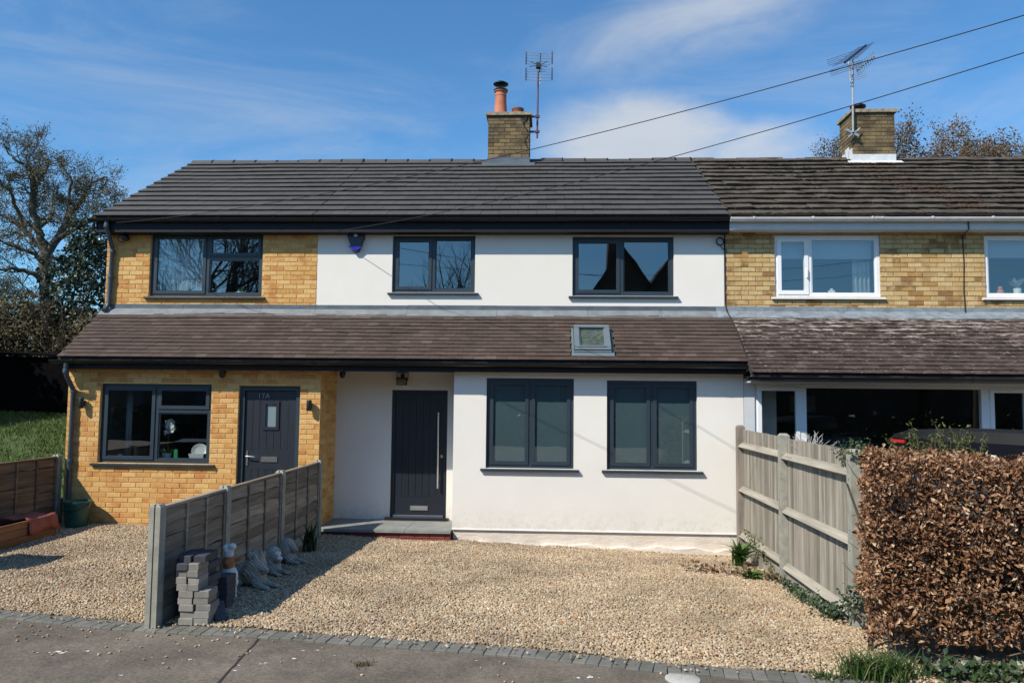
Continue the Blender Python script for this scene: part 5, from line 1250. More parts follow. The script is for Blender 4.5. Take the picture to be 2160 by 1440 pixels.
# ================================================================ garden figures
def chef():
    x, y, z = -3.13, 7.55, gz(-3.1, 7.5)-.005
    t = thing('garden_figure', 'painted garden figure with white hat and tunic and brown arms', 'figure', (x, y, z), None)
    q = MB(); ellip(q, (x, y, z+.20), (.085, .075, .11)); ellip(q, (x, y-.005, z+.14), (.095, .08, .075)); 
    for s in (-1, 1): ellip(q, (x+.05*s, y-.01, z+.07), (.034, .036, .08)); ellip(q, (x+.055*s, y-.03, z+.012), (.036, .055, .022))
    remeshed('tunic', q, 'painted_white', t, .009, 2)
    q = MB(); ellip(q, (x-.01, y, z+.345), (.062, .056, .058)); ellip(q, (x-.01, y-.05, z+.335), (.03, .028, .022)); ellip(q, (x+.075, y, z+.365), (.06, .018, .022), (0, -12, 0)); ellip(q, (x-.075, y, z+.345), (.05, .018, .022), (0, 25, 0)); ellip(q, (x-.01, y, z+.295), (.06, .06, .03))
    remeshed('head', q, 'painted_brown', t, .008, 2)
    q = MB(); q.lathe((x-.015, y, z+.385), [(.045, 0), (.048, .05), (.05, .07)], 14); ellip(q, (x-.045, y, z+.475), (.035, .04, .032)); ellip(q, (x+.02, y, z+.485), (.04, .04, .036)); ellip(q, (x-.01, y+.02, z+.48), (.045, .045, .03))
    remeshed('hat', q, 'painted_white', t, .008, 2)
    q = MB()
    for (dx, dz) in ((.02, .25), (.03, .22), (.015, .19), (-.02, .245), (-.01, .20)): ellip(q, (x+dx, y-.077, z+dz), (.006, .006, .006), n=8)
    q.build('buttons', 'black_metal', t)
chef()
def lion(label, x, y, sc, yaw, crown, snout):
    z = gz(x, y)-.01; t = thing('stone_lion', label, 'statue', (x, y, z), 'carved stone animals along the fence foot')
    c, s = math.cos(R_(yaw)), math.sin(R_(yaw))
    def W(p): return (x+sc*(p[0]*c-p[1]*s), y+sc*(p[0]*s+p[1]*c), z+sc*p[2])
    def e(q, p, r, rot=(0, 0, 0)): ellip(q, W(p), tuple(v*sc for v in r), (rot[0], rot[1], rot[2]+yaw))
    q = MB()
    e(q, (0, 0, .17), (.12, .13, .17), (0, 12, 0)); e(q, (.03, 0, .23), (.10, .115, .11)); e(q, (-.16, 0, .12), (.15, .11, .12)); e(q, (.10, 0, .22), (.065, .065, .065)); e(q, (.155, 0, .195), (.05, .042, .035)); e(q, (.15, 0, .165), (.038, .036, .022))
    e(q, (.085, .045, .285), (.02, .025, .025)); e(q, (.085, -.045, .285), (.02, .025, .025)); e(q, (.08, 0, .08), (.07, .10, .08))
    for k in (-1, 1): e(q, (.16, .065*k, .035), (.11, .034, .034)); e(q, (.255, .067*k, .03), (.036, .038, .028)); e(q, (-.15, .10*k, .05), (.10, .04, .05))
    if crown:
        for k in range(7): a = math.pi*2*k/7; e(q, (.03+.07*math.cos(a), .08*math.sin(a), .335), (.022, .026, .035))
        e(q, (.02, 0, .31), (.09, .10, .03))
    remeshed('body', q, 'carved_stone', t, .011*sc, 2, .005, 16)
    if snout: q = MB(); e(q, (.175, 0, .205), (.042, .040, .026)); e(q, (.13, 0, .255), (.04, .045, .03)); remeshed('muzzle', q, 'painted_white', t, .007, 1)
lion('grey stone lion with crown like mane and outstretched paws behind the block stack', -3.06, 8.0, 1.0, -25, True, False)
lion('grey stone lion with white painted muzzle between the two plainer lions', -3.12, 8.65, .92, -35, False, True)
lion('pale stone lion with pricked ears farthest from the block stack beside the dark plant', -3.16, 9.25, .88, -20, False, False)

# ================================================================ bucket and planter by the brick house
x, y = -6.93, 11.12; t = thing('bucket', 'dark green plastic bucket under the drainpipe at the brick wall', 'bucket', (x, y, 0))
q = MB(); q.lathe((x, y, .0), [(.145, 0), (.15, .02), (.185, .34), (.20, .345), (.20, .37), (.185, .372), (.178, .35), (.14, .03)], 28, cap=False); q.lathe((x, y, .012), [(.14, 0), (.14, .006)], 28); q.build('pail', 'bucket_green', t, smooth=40)
q = MB(); q.tube([Vector((x+.2*math.cos(a), y-.03-.17*math.sin(a), .34-.10*math.sin(a))) for a in np.linspace(0, math.pi, 16)], .006, 6); q.build('handle', 'black_plastic', t)
t = thing('planter', 'low brown timber planter box against the end fence', 'planter', (-7.0, 9.7, 0))
for k in range(3):
    q = MB(); q.box(-6.82, -6.80, 8.6, 10.45, .005+.095*k, .095+.095*k); q.build('board', 'planter_timber', t)
    q = MB(); q.box(-7.28, -6.82, 10.43, 10.452, .005+.095*k, .095+.095*k); q.build('board', 'planter_timber', t)
    q = MB(); q.box(-7.28, -6.82, 8.6, 8.62, .005+.095*k, .095+.095*k); q.build('board', 'planter_timber', t)
q = MB(); q.box(-7.28, -6.82, 8.62, 10.43, .18, .21); q.build('soil', 'dark_tar', t)
q = MB(); q.box(-7.30, -7.28, 8.6, 10.45, .005, .285); q.build('rear_board', 'planter_timber', t)
V = []; F = []; nx, ny = 14, 16
for i in range(nx+1):
    for j in range(ny+1):
        a = i/nx; b = j/ny; yy = 9.86+.72*b; xo = -7.22+.52*a
        zz = .30; 
        if xo > -6.79: k = (xo+6.79)/.09; zz -= .19*min(1, k)+.02*math.sin(b*9); xo = -6.79+.03*k
        if yy > 10.46: k = (yy-10.46)/.12; zz -= .20*min(1, k); yy = 10.46+.05*k
        V.append((xo+rnd.gauss(0, .004), yy+rnd.gauss(0, .004), max(.02, zz+.012*math.sin(a*11+b*7)+rnd.gauss(0, .004))))
for i in range(nx):
    for j in range(ny): F.append((i*(ny+1)+j, (i+1)*(ny+1)+j, (i+1)*(ny+1)+j+1, i*(ny+1)+j+1))
o = raw_mesh('red_cloth', V, F, 'red_cloth', smooth=True); so = o.modifiers.new('s', 'SOLIDIFY'); so.thickness = .006; tag(o, 'faded red cloth draped over the end of the timber planter', 'cloth')

# ================================================================ hedge and small plants
def leaf_cloud(P, Nrm, size, cup=.25, aspect=.55, spread=.9):
    """folded four-triangle leaves"""
    n = len(P); P = np.asarray(P); d = rng.normal(0, 1, (n, 3)); d /= np.linalg.norm(d, axis=1)[:, None]
    nr = np.asarray(Nrm)+spread*rng.normal(0, 1, (n, 3)); nr /= np.linalg.norm(nr, axis=1)[:, None]
    t = d-nr*(d*nr).sum(1)[:, None]; t /= np.linalg.norm(t, axis=1)[:, None]; s = np.cross(nr, t); L2 = (size*rng.uniform(.5, 1.45, n))[:, None]
    c = cup*rng.uniform(-.6, 1.4, n)[:, None]
    b = P; tip = P+t*L2+nr*L2*c*.8; mid = P+t*L2*.5; l = mid+s*L2*aspect*.5+nr*L2*c; r = mid-s*L2*aspect*.5+nr*L2*c
    V = np.stack([b, l, mid, r, tip], 1).reshape(-1, 3); i = np.arange(n)[:, None]*5
    F = np.concatenate([i+[0, 2, 1], i+[0, 3, 2], i+[1, 2, 4], i+[2, 3, 4]])
    return V, F
HX0, HX1, HY0, HY1, HZ = 2.40, 4.9, 5.98, 6.84, 1.53
def hedge_pt():
    """random point on the clipped surface (front, top, end) with lumps, and outward normal"""
    k = rnd.random()
    if k < .66: x = rnd.uniform(0, 1); zz = rnd.uniform(.0, 1); p = Vector((HX0+(HX1-HX0)*x, HY0, .14+(HZ-.14)*zz)); nn = Vector((0, -1, 0))
    elif k < .86: x = rnd.random(); yy = rnd.random(); p = Vector((HX0+(HX1-HX0)*x+.3*yy*(1-x), HY0+(HY1-HY0)*yy, HZ)); nn = Vector((0, 0, 1))
    else: yy = rnd.random(); zz = rnd.random(); p = Vector((HX0+.32*yy, HY0+(HY1-HY0)*yy, .12+(HZ-.12)*zz)); nn = Vector((-1, -.35, 0)).normalized()
    lump = (mnoise.noise(p*2.2)*.08+mnoise.noise(p*6.5)*.07)*(1.8 if nn.x < -.5 else 1); dep = -abs(rnd.gauss(0, .09))
    if p.z < .45: dep -= (.45-p.z)*.10
    r = p+nn*(lump+dep); 
    if nn.z > .5: r.z += .02*math.sin(r.x*3)
    return r, nn, lump
t = thing('beech_hedge', 'clipped beech hedge covered in dry copper brown leaves', 'hedge', (3.6, 6.4, 0))
P = []; Q = []
while len(P) < 24000:
    p, nn, lump = hedge_pt()
    if mnoise.noise(p*3.3+Vector((5, 1, 2))) < -.20 and rnd.random() < .85: continue
    P.append(p); Q.append(nn+Vector((0, 0, .35)))
Pa = np.array(P); Qa = np.array(Q)
V, F = leaf_cloud(Pa[300:], Qa[300:], .040, cup=.42, aspect=.5, spread=1.1); raw_mesh('foliage', V, F, 'beech_leaf', t, 'stuff')
lv, lf = leaf_cloud(np.zeros((1, 3)), np.array([[0, 0, 1.]]), np.array([.06]), cup=.42, spread=.0); lt = template(lv.tolist(), lf.tolist(), 'beech_leaf'); ms = []
for p, nn in zip(P[:300], Q[:300]):
    ms.append(Matrix.Translation(p) @ nn.to_track_quat('Z', 'Y').to_matrix().to_4x4() @ Euler((rnd.gauss(0, .7), rnd.gauss(0, .7), rnd.uniform(0, 6.28))).to_matrix().to_4x4())
pieces('leaf', 'leaves', lt, ms, t)
q = MB()
for _ in range(420):
    x = rnd.uniform(HX0+.32, HX1-.1); y = rnd.uniform(HY0+.08, HY1-.1); z = rnd.uniform(.05, 1.2); d = Vector((rnd.gauss(0, .5), rnd.gauss(-.35, .5), rnd.uniform(.0, 1))).normalized(); pts = [Vector((x, y, z))]
    for k in range(4): d = (d+Vector((rnd.gauss(0, .25), rnd.gauss(0, .25), rnd.gauss(0, .2)))).normalized(); pts.append(pts[-1]+d*.10)
    q.tube(pts, [.007, .006, .005, .004, .002], 4)
for k in range(14):
    x = HX0+.15+(HX1-HX0-.2)*k/13; q.tube([(x, 6.4, -.1), (x+rnd.gauss(0, .05), 6.4, .6), (x+rnd.gauss(0, .1), 6.35, 1.3)], [.022, .016, .008], 6)
q.build('twigs', 'twig', t, kind='stuff')
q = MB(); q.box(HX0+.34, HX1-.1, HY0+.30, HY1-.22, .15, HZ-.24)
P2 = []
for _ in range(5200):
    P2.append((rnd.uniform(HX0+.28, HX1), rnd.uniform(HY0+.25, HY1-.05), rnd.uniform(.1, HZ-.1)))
V, F = leaf_cloud(np.array(P2), np.tile([0, -.3, .5], (len(P2), 1)), .065, spread=1.3); raw_mesh('shade_dark_leaves', V, F, 'dry_leaf', t, 'stuff')  # inside leaves coloured darker to imitate the shade within the hedge
def tuft(name, label, cat, c, n, h, w, lean, r, mat, group=None):
    P = np.array([(c[0]+rng.normal(0, r), c[1]+rng.normal(0, r*.8), c[2]) for _ in range(n)]); o = blades(name, P, h, w, lean, mat); del o['kind']; tag(o, label, cat, group); return o
p = atZ(1880, 1415, -.0)
P = []
for _ in range(70):
    x = rng.uniform(2.15, 4.9); y = kerb_y(x)+.10+abs(rng.normal(0, .12))+.06; P.append((x, y, -.015))
for _ in range(560): P.append((2.36+rng.normal(0, .13), 5.77+rng.normal(0, .05), -.01))
o = blades('long_grass', np.array(P), .17, .006, 1.1, 'rough_grass_blade'); tag(o, 'long green grass growing along the foot of the beech hedge', 'grass')
def ivy(label, pts, n, size, spread, mat='ivy_leaf', name='ivy', cat='ivy', group=None):
    P = []; 
    for _ in range(n):
        a = rnd.random()*(len(pts)-1); i = int(a); f = a-i; p = Vector(pts[i]).lerp(Vector(pts[i+1]), f)+Vector((rnd.gauss(0, spread), rnd.gauss(0, spread*1.2), abs(rnd.gauss(0, spread)))); P.append(p)
    V, F = leaf_cloud(np.array(P), np.tile([-.6, -.5, .8], (n, 1)), size, aspect=.8); t = thing(name, label, cat, pts[0], group); raw_mesh('foliage', V, F, mat, t); return t
g = lambda x, y, h=0: (x, y, gz(x, y)+h)
ivy('dark ivy creeping along the foot of the board fence near the hedge', [g(2.70, 9.5), g(2.68, 8.8), g(2.62, 8.2), g(2.66, 7.8), g(2.62, 7.3)], 620, .035, .045)
ivy('dark leafy ground cover in the shade under the beech hedge', [(2.75, 5.84, .0), (3.4, 5.74, .02), (4.2, 5.68, .0), (4.9, 5.6, .0)], 620, .055, .05, name='ground_cover', cat='ground cover')
ivy('dark green bramble clump climbing the last fence post', [g(2.58, 7.6, .02), g(2.62, 7.25, .06), g(2.66, 7.0, .16), g(2.66, 6.95, .34)], 260, .038, .05, name='bramble', cat='bramble')
ivy('small green creeper perched over the end of the board fence top', [(2.72, 7.05, 1.38), (2.70, 6.98, 1.47), (2.66, 6.95, 1.52)], 45, .034, .04, mat='olive_leaf', name='creeper', cat='creeper')
ivy('thin dry creeper straggling over the lowest fence rail', [(2.69, 10.9, .12), (2.68, 10.3, .10), (2.67, 9.8, .02), (2.67, 9.5, -.1)], 170, .028, .035, mat='olive_leaf', name='creeper', cat='creeper')
ivy('dry brown stalks lying on the gravel by the board fence', [g(1.7, 9.9, .01), g(2.2, 9.8, .01), g(2.6, 9.5, .01), g(2.68, 9.1, .01)], 190, .05, .05, mat='dry_leaf', name='dead_stalks', cat='plant')
def strap_plant(label, c, n, h, w, mat, arch=.9, name='strap_leaf_plant'):
    t = thing(name, label, 'plant', c); 
    for i in range(n):
        a = rnd.uniform(0, 6.28); l = h*rnd.uniform(.6, 1.1); o = arch*rnd.uniform(.4, 1.1); q = MB(); b = Vector(c)+Vector((rnd.gauss(0, .03), rnd.gauss(0, .03), 0)); vs = []
        for k in range(5):
            s = k/4; p = b+Vector((math.cos(a)*o*l*s*s*.8, math.sin(a)*o*l*s*s*.8, l*s*(1-.45*o*s*s))); ww = w*(.6+.8*s if s < .5 else 2*(1-s)+.02); sd = Vector((-math.sin(a), math.cos(a), .15))*ww; vs += [p-sd, p+Vector((0, 0, -.3*ww)), p+sd]
        q.add(vs, [f for k in range(4) for f in ((3*k, 3*k+1, 3*k+4, 3*k+3), (3*k+1, 3*k+2, 3*k+5, 3*k+4))]); q.build('leaf', mat, t, smooth=60)
    return t
strap_plant('bushy bright green strap leaved plant at the house corner by the board fence', g(2.52, 10.4), 85, .44, .018, 'lush_leaf', 1.1)
strap_plant('low green plant flat on the gravel in front of the board fence', g(2.42, 9.45), 26, .17, .022, 'lush_leaf', 1.5, 'low_plant')
strap_plant('dark green strap leaved plant against the low fence near the doorstep', g(-3.10, 9.95), 34, .42, .020, 'ivy_leaf', .7)
p = atZ(765, 1402, -.03); tuft('weed', 'yellowish weed growing through the tarmac', 'weed', (p.x, p.y, -.03), 70, .028, .005, 1.6, .04, 'bramble_leaf')
p = atZ(1735, 1425, -.0); tuft('weed', 'small green weed sprouting at the kerb end', 'weed', (p.x, p.y, -.01), 70, .045, .006, 1.6, .05, 'rough_grass_blade')
def sprig_shrub(label, c, w, h, n, mat, leaf=.035, name='shrub'):
    t = thing(name, label, 'shrub', c); q = MB(); P = []
    for i in range(n):
        b = Vector(c)+Vector((rnd.uniform(-w, w), rnd.gauss(0, .07), rnd.uniform(-.1, 0))); d = Vector((rnd.gauss(0, .25), rnd.gauss(0, .2), 1)).normalized(); pts = [b]; L2 = h*rnd.uniform(.45, 1.1)
        for k in range(4): d = (d+Vector((rnd.gauss(0, .16), rnd.gauss(0, .16), .05))).normalized(); pts.append(pts[-1]+d*L2/4)
        q.tube(pts, [.004, .004, .003, .003, .0015], 4)
        for k in range(1, 5):
            for _ in range(7): P.append(pts[k]+Vector((rnd.gauss(0, .018), rnd.gauss(0, .018), rnd.gauss(0, .03))))
    q.build('stems', 'twig', t)
    V, F = leaf_cloud(np.array(P), np.tile([0, -.2, .8], (len(P), 1)), leaf, aspect=.5); raw_mesh('leaves', V, F, mat, t); return t
p = atY(1985, 935, 7.3); sprig_shrub('yellow green sprigs of a shrub rising behind the beech hedge', (p.x, 7.3, p.z-.18), .34, .36, 46, 'olive_leaf')
p = atY(1790, 940, 7.35); sprig_shrub('dark green sprigs behind the fence end beside the hedge', (p.x+.05, 7.35, p.z-.1), .10, .20, 14, 'ivy_leaf')
t = thing('dead_shrub', 'bare silvery shrub of curling twigs peeping over the board fence', 'shrub', (3.03, 8.9, 1.2))
q = MB(); c0 = atY(1712, 935, 8.9)
for i in range(90):
    a = rnd.uniform(-1.3, 1.3); L2 = rnd.uniform(.18, .34); pts = [Vector((c0.x+rnd.gauss(0, .03), 8.9+rnd.gauss(0, .04), c0.z-.15))]; d = Vector((math.sin(a)*.8, rnd.gauss(0, .3), math.cos(a))).normalized()
    for k in range(6): d = (d+Vector((rnd.gauss(0, .35), rnd.gauss(0, .2), rnd.gauss(0, .25)))).normalized(); pts.append(pts[-1]+d*L2/6)
    q.tube(pts, [.004]*6+[.002], 4)
q.build('twigs', 'silver_twig', t)

# ================================================================ car with roof box behind the hedge
def car():
    d = Vector((.6, -.8, 0)); s = Vector((-.8, -.6, 0)); C = Vector((5.10, 8.10, -.18)); t = thing('parked_car', 'dark car parked behind the hedge under a roof box', 'car', C)
    def W(a, b, z): return C+d*a+s*b+Vector((0, 0, z))
    def loft(prof, hw, name, mat, par=t, inset=.0):
        q = MB(); n = len(prof); vs = []
        for b, k in ((-hw, 1), (-hw*.9, 1.0), (hw*.9, 1.0), (hw, 1)): pass
        for b in (-hw, hw): vs += [W(a, b*(1-tw), z) for a, z, tw in prof]
        q.add(vs, [tuple(range(n)), tuple(range(n, 2*n))[::-1]]+[(i, n+i, n+(i+1) % n, (i+1) % n) for i in range(n)]); o = q.build(name, mat, par, smooth=50); bv = o.modifiers.new('b', 'BEVEL'); bv.width = .07; bv.segments = 3; bv.limit_method = 'ANGLE'; return o
    loft([(-2.12, .32, .04), (2.05, .26, .04), (2.2, .45, .12), (2.2, .62, .12), (2.05, .76, .10), (1.65, .88, .07), (1.1, .96, .06), (-1.9, 1.02, .05), (-2.16, .97, .07), (-2.24, .72, .05), (-2.22, .5, .05)][::-1], .88, 'body', 'car_paint')
    loft([(1.15, .96, .08), (.35, 1.40, .22), (-1.45, 1.43, .22), (-2.05, .99, .10)][::-1], .86, 'glasshouse', 'dark_glass')
    loft([(.42, 1.385, .21), (.30, 1.45, .24), (-1.40, 1.48, .24), (-1.62, 1.41, .21)][::-1], .87, 'roof', 'car_paint')
    loft([(1.0, .9, .1), (.3, 1.3, .25), (-1.4, 1.32, .25), (-1.9, .9, .12)][::-1], .78, 'cabin', 'interior_dark')
    for b in (-.62, .62): q = MB(); q.tube([W(.25, b, 1.50), W(.1, b, 1.545), W(-1.2, b, 1.545), W(-1.35, b, 1.50)], .014, 6); q.build('roof_rail', 'black_metal', t)
    for a in (-.05, -.95): q = MB(); q.obox(Matrix.Translation(W(a, 0, 1.575)) @ Matrix.Rotation(math.atan2(s.y, s.x), 4, 'Z'), 1.30, .07, .03); q.build('cross_bar', 'black_metal', t)
    for a in (1.3, -1.35):
        for b in (-.80, .80):
            q = MB(); q.tube([W(a, b-.1, .31), W(a, b+.1, .31)], .31, 20); w = q.build('wheel', 'rubber', t, smooth=40)
            q = MB(); q.tube([W(a, b-.105, .31), W(a, b+.105, .31)], .19, 16); q.build('rim', 'galvanised', w)
    for b in (-.66, .66): q = MB(); q.obox(Matrix.Translation(W(-2.2, b, .80)) @ Matrix.Rotation(math.atan2(d.y, d.x), 4, 'Z'), .06, .30, .16); q.build('tail_light', 'red_reflector', t)
    # roof box: a shell of lofted sections, nose and tail rounded
    t2 = thing('roof_box', 'dark roof box with red reflector showing above the beech hedge', 'roof box', W(-.5, .1, 1.60))
    def shell(name, mat, z0, z1, zs, sc):
        q = MB(); secs = []
        for k in range(13):
            u = -1+2*k/12; a = -.42+1.12*u; e = (1-abs(u)**3.2)**.45 if abs(u) < 1 else .0; hw = .36*max(.35, e)*sc; lo = z0; hi = z0+(z1-z0)*max(.22, (1-abs(u)**2.6)**.5 if abs(u) < 1 else 0)
            secs.append([W(a, .12-hw, lo), W(a, .12+hw, lo), W(a, .12+hw*zs, hi), W(a, .12+hw*zs*.6, hi+.018), W(a, .12-hw*zs*.6, hi+.018), W(a, .12-hw*zs, hi)])
        vs = [v for sct in secs for v in sct]; fs = [(6*i+j, 6*i+(j+1) % 6, 6*(i+1)+(j+1) % 6, 6*(i+1)+j) for i in range(12) for j in range(6)]+[tuple(range(6))[::-1], tuple(72+j for j in range(6))]
        fs = [f[::-1] for f in fs]; q.add(vs, fs); return q.build(name, mat, t2, smooth=35)
    shell('lower_shell', 'roof_box_side', 1.60, 1.72, 1.06, .98); shell('lid', 'roof_box_top', 1.715, 1.83, .86, 1.05)
    q = MB(); q.obox(Matrix.Translation(W(-1.36, .12+.325, 1.69)) @ Matrix.Rotation(math.atan2(d.y, d.x)+R_(-18), 4, 'Z'), .20, .025, .035); q.build('reflector', 'red_reflector', t2)
car()

# ================================================================ trees and far planting
def tree_mesh(seed, base, trunk_h, trunk_r, limbs, levels, twig, mats, bud_n=3, bud=.09, spread=.55, gnarl=.22, up=.12, first_len=3.2, dirs=None, ratio=.68, kids=(4, 5, 4, 3), reach=None, rmin=.0, kr=.62, lines=(), side_len=1.0):
    """returns (branch MB, list of bud points)"""
    r_ = random.Random(seed); mb = MB(); buds = []
    def grow(p, d, L2, rad, lev):
        n = 7 if lev < 2 else 5 if lev < 3 else 3; gn = gnarl*(1.15, 1.15, 1.0, .75, .6, .5)[lev]; pts = [p]; rs = [rad]; dd = d
        for k in range(n):
            dd = (dd+Vector((r_.gauss(0, gn), r_.gauss(0, gn), r_.gauss(0, gn)+up))).normalized(); pts.append(pts[-1]+dd*L2/n); rs.append(max(rmin, rad*(1-.62*(k+1)/n)))
        mb.tube(pts, rs, 7 if lev == 0 else 5 if lev == 1 else 4 if lev == 2 else 3, cap=False)
        if lev >= levels:
            for _ in range(bud_n): buds.append(pts[r_.randrange(1, len(pts))]+Vector((r_.gauss(0, twig), r_.gauss(0, twig), r_.gauss(0, twig))))
            return
        K = kids[min(lev, len(kids)-1)]
        for c in range(K):
            f = (.35+.65*(c+r_.random()*.6)/K); f = min(.99, f); i = int(f*n); q = pts[i].lerp(pts[min(i+1, n)], f*n-i); td = (pts[min(i+1, n)]-pts[max(i-1, 0)]).normalized()
            ax = td.cross(Vector((r_.gauss(0, 1), r_.gauss(0, 1), r_.gauss(0, 1)))).normalized(); nd = (Matrix.Rotation(r_.uniform(.5, 1.15)*(spread/.55), 3, ax) @ td).normalized()
            grow(q, nd, L2*ratio*r_.uniform(.75, 1.2), rs[i]*kr, lev+1)
        grow(pts[-1], dd, L2*ratio*.95, rs[-1]*.95, lev+1)
    for pts, r0, r1 in lines:
        # boughs with a course of their own, thrown out into side branches all along
        n = len(pts)-1; rs = [r0+(r1-r0)*i/n for i in range(n+1)]; mb.tube(pts, rs, 8, cap=False)
        total = sum((pts[i+1]-pts[i]).length for i in range(n)); k = max(4, int(total/.26))
        for j in range(k):
            f = .22+.78*(j+r_.random()*.8)/k; f = min(.995, f); i = int(f*n); q = pts[i].lerp(pts[i+1], f*n-i); td = (pts[i+1]-pts[i]).normalized()
            ax = td.cross(Vector((r_.gauss(0, 1), r_.gauss(0, 1), r_.gauss(0, 1)))).normalized(); nd = (Matrix.Rotation(r_.uniform(.5, 1.3), 3, ax) @ td).normalized(); nd.z += .15
            grow(q, nd.normalized(), side_len*r_.uniform(.55, 1.15), max(.016, (r0+(r1-r0)*f)*.42), 2)
        grow(pts[-1], (pts[-1]-pts[-2]).normalized(), side_len*.9, r1*.9, 1)
    b = Vector(base); top = None
    tp = [b+Vector((0, 0, -.5)), b+Vector((0, 0, .3)), b+Vector((.05*trunk_h, 0, trunk_h*.5)), b+Vector((0, 0, trunk_h))]
    mb.tube(tp, [trunk_r*1.35, trunk_r*1.1, trunk_r, trunk_r*.92], 10, cap=False)
    for (dv, L2, rr, h) in limbs: grow(b+Vector((0, 0, trunk_h*h)), Vector(dv).normalized(), L2, rr, 0)
    if reach:
        zz = sorted(p[2] for p in mb.v)[-40]; k = (reach-b.z)/(zz-b.z)
        mb.v = [tuple(b+(Vector(p)-b)*k) for p in mb.v]; buds = [b+(p-b)*k for p in buds]
    return mb, buds
def plant_tree(name, label, group, seed, base, budmat, budsize, **k):
    mb, buds = tree_mesh(seed, base, **k); t = thing(name, label, 'tree', base, group); mb.build('branches', 'bark', t, smooth=60)
    if buds:
        B = np.array(buds); V, F = leaf_cloud(B, np.tile([0, -.3, .6], (len(B), 1)), budsize, spread=1.5, aspect=.7); raw_mesh('crown', V, F, budmat, t)
    return t
S = .8
ob = (atY(96, 505, 24).x, 24, 2.0)
def bough(px, dy, r0, r1):
    P = [atY(u, v, 24+dy*i/(len(px)-1)) for i, (u, v) in enumerate(px)]; out = []
    for i in range(len(P)-1):                                   # subdivide with a little wander
        for k in range(3): p = P[i].lerp(P[i+1], k/3); out.append(p+Vector((rnd.gauss(0, .03), rnd.gauss(0, .05), rnd.gauss(0, .03))))
    return out+[P[-1]], r0, r1
OAK = [bough([(96, 505), (88, 470), (75, 440), (70, 400), (68, 362), (72, 335), (60, 302), (35, 285), (12, 268)], -.8, .17, .035), bough([(71, 340), (92, 318), (106, 292), (88, 274)], .6, .07, .03),
    bough([(98, 505), (125, 470), (145, 440), (156, 410), (175, 387), (188, 378), (190, 355), (206, 338), (236, 325)], .9, .15, .035), bough([(154, 412), (151, 372), (161, 332), (142, 302)], -.6, .08, .03),
    bough([(128, 468), (165, 444), (196, 430), (226, 414), (252, 402)], -1.4, .10, .03), bough([(90, 495), (62, 462), (40, 440), (8, 420), (-40, 396)], 1.0, .12, .035),
    bough([(97, 560), (62, 545), (20, 536), (-36, 542)], -1.2, .11, .03), bough([(95, 605), (62, 592), (28, 604), (-30, 612)], .8, .10, .03), bough([(94, 640), (60, 620), (18, 626), (-50, 655)], -.6, .11, .03),
    bough([(100, 585), (140, 572), (172, 552), (205, 540)], 1.4, .08, .025), bough([(95, 525), (70, 502), (38, 490), (-10, 468)], -1.8, .10, .03), bough([(80, 450), (108, 420), (112, 385), (128, 350)], 1.8, .08, .03), bough([(60, 462), (30, 400), (10, 350), (-20, 320)], -1.5, .08, .03)]
plant_tree('oak_tree', 'huge gnarled bare oak tree rising behind the black shed', 'trees around the houses', 11, ob, 'oak_bud', .046, trunk_h=atY(96, 505, 24).z-2.0, trunk_r=.24, limbs=[],
    levels=4, twig=.08, mats=None, bud_n=9, spread=.62, gnarl=.34, up=.015, ratio=.68, rmin=.0085, kr=.68, kids=(3, 3, 4, 3, 2), lines=OAK, side_len=.74, reach=atY(70, 262, 24).z)
RT = 'trees behind the roofs'
def roof_tree(label, seed, u, v, Y, sc):
    p = atY(u, v, Y); top = p.z; b = (p.x, Y, 2.0); h = top-2.0
    return plant_tree('budding_tree', label, RT, seed, b, 'russet_bud', .09, trunk_h=h*.42, trunk_r=.32, limbs=[((0, 0, 1), h*.21, .20, 1), ((.7, .1, .7), h*.19*sc, .15, .97), ((-.7, .1, .7), h*.19*sc, .15, .95), ((.2, .8, .6), h*.18, .13, .93), ((.9, -.3, .25), h*.17*sc, .12, .85), ((-.9, -.3, .25), h*.17*sc, .12, .87)],
        levels=4, twig=.16, mats=None, bud_n=44, spread=.6, gnarl=.2, up=.06, ratio=.68, kids=(4, 4, 4, 3), reach=top, rmin=.011)
roof_tree('russet budding tree top just beyond the mossy chimney on the sloping ridge side', 21, 1730, 296, 36, .75)
roof_tree('slender budding tree top hugging the hedge side of the mossy chimney', 22, 1902, 292, 36, .5)
roof_tree('broadest russet tree crown above the mossy ridge', 23, 2035, 276, 36, 1.05)
roof_tree('russet tree crown cut by the picture edge above the mossy ridge', 24, 2150, 345, 40, .9)
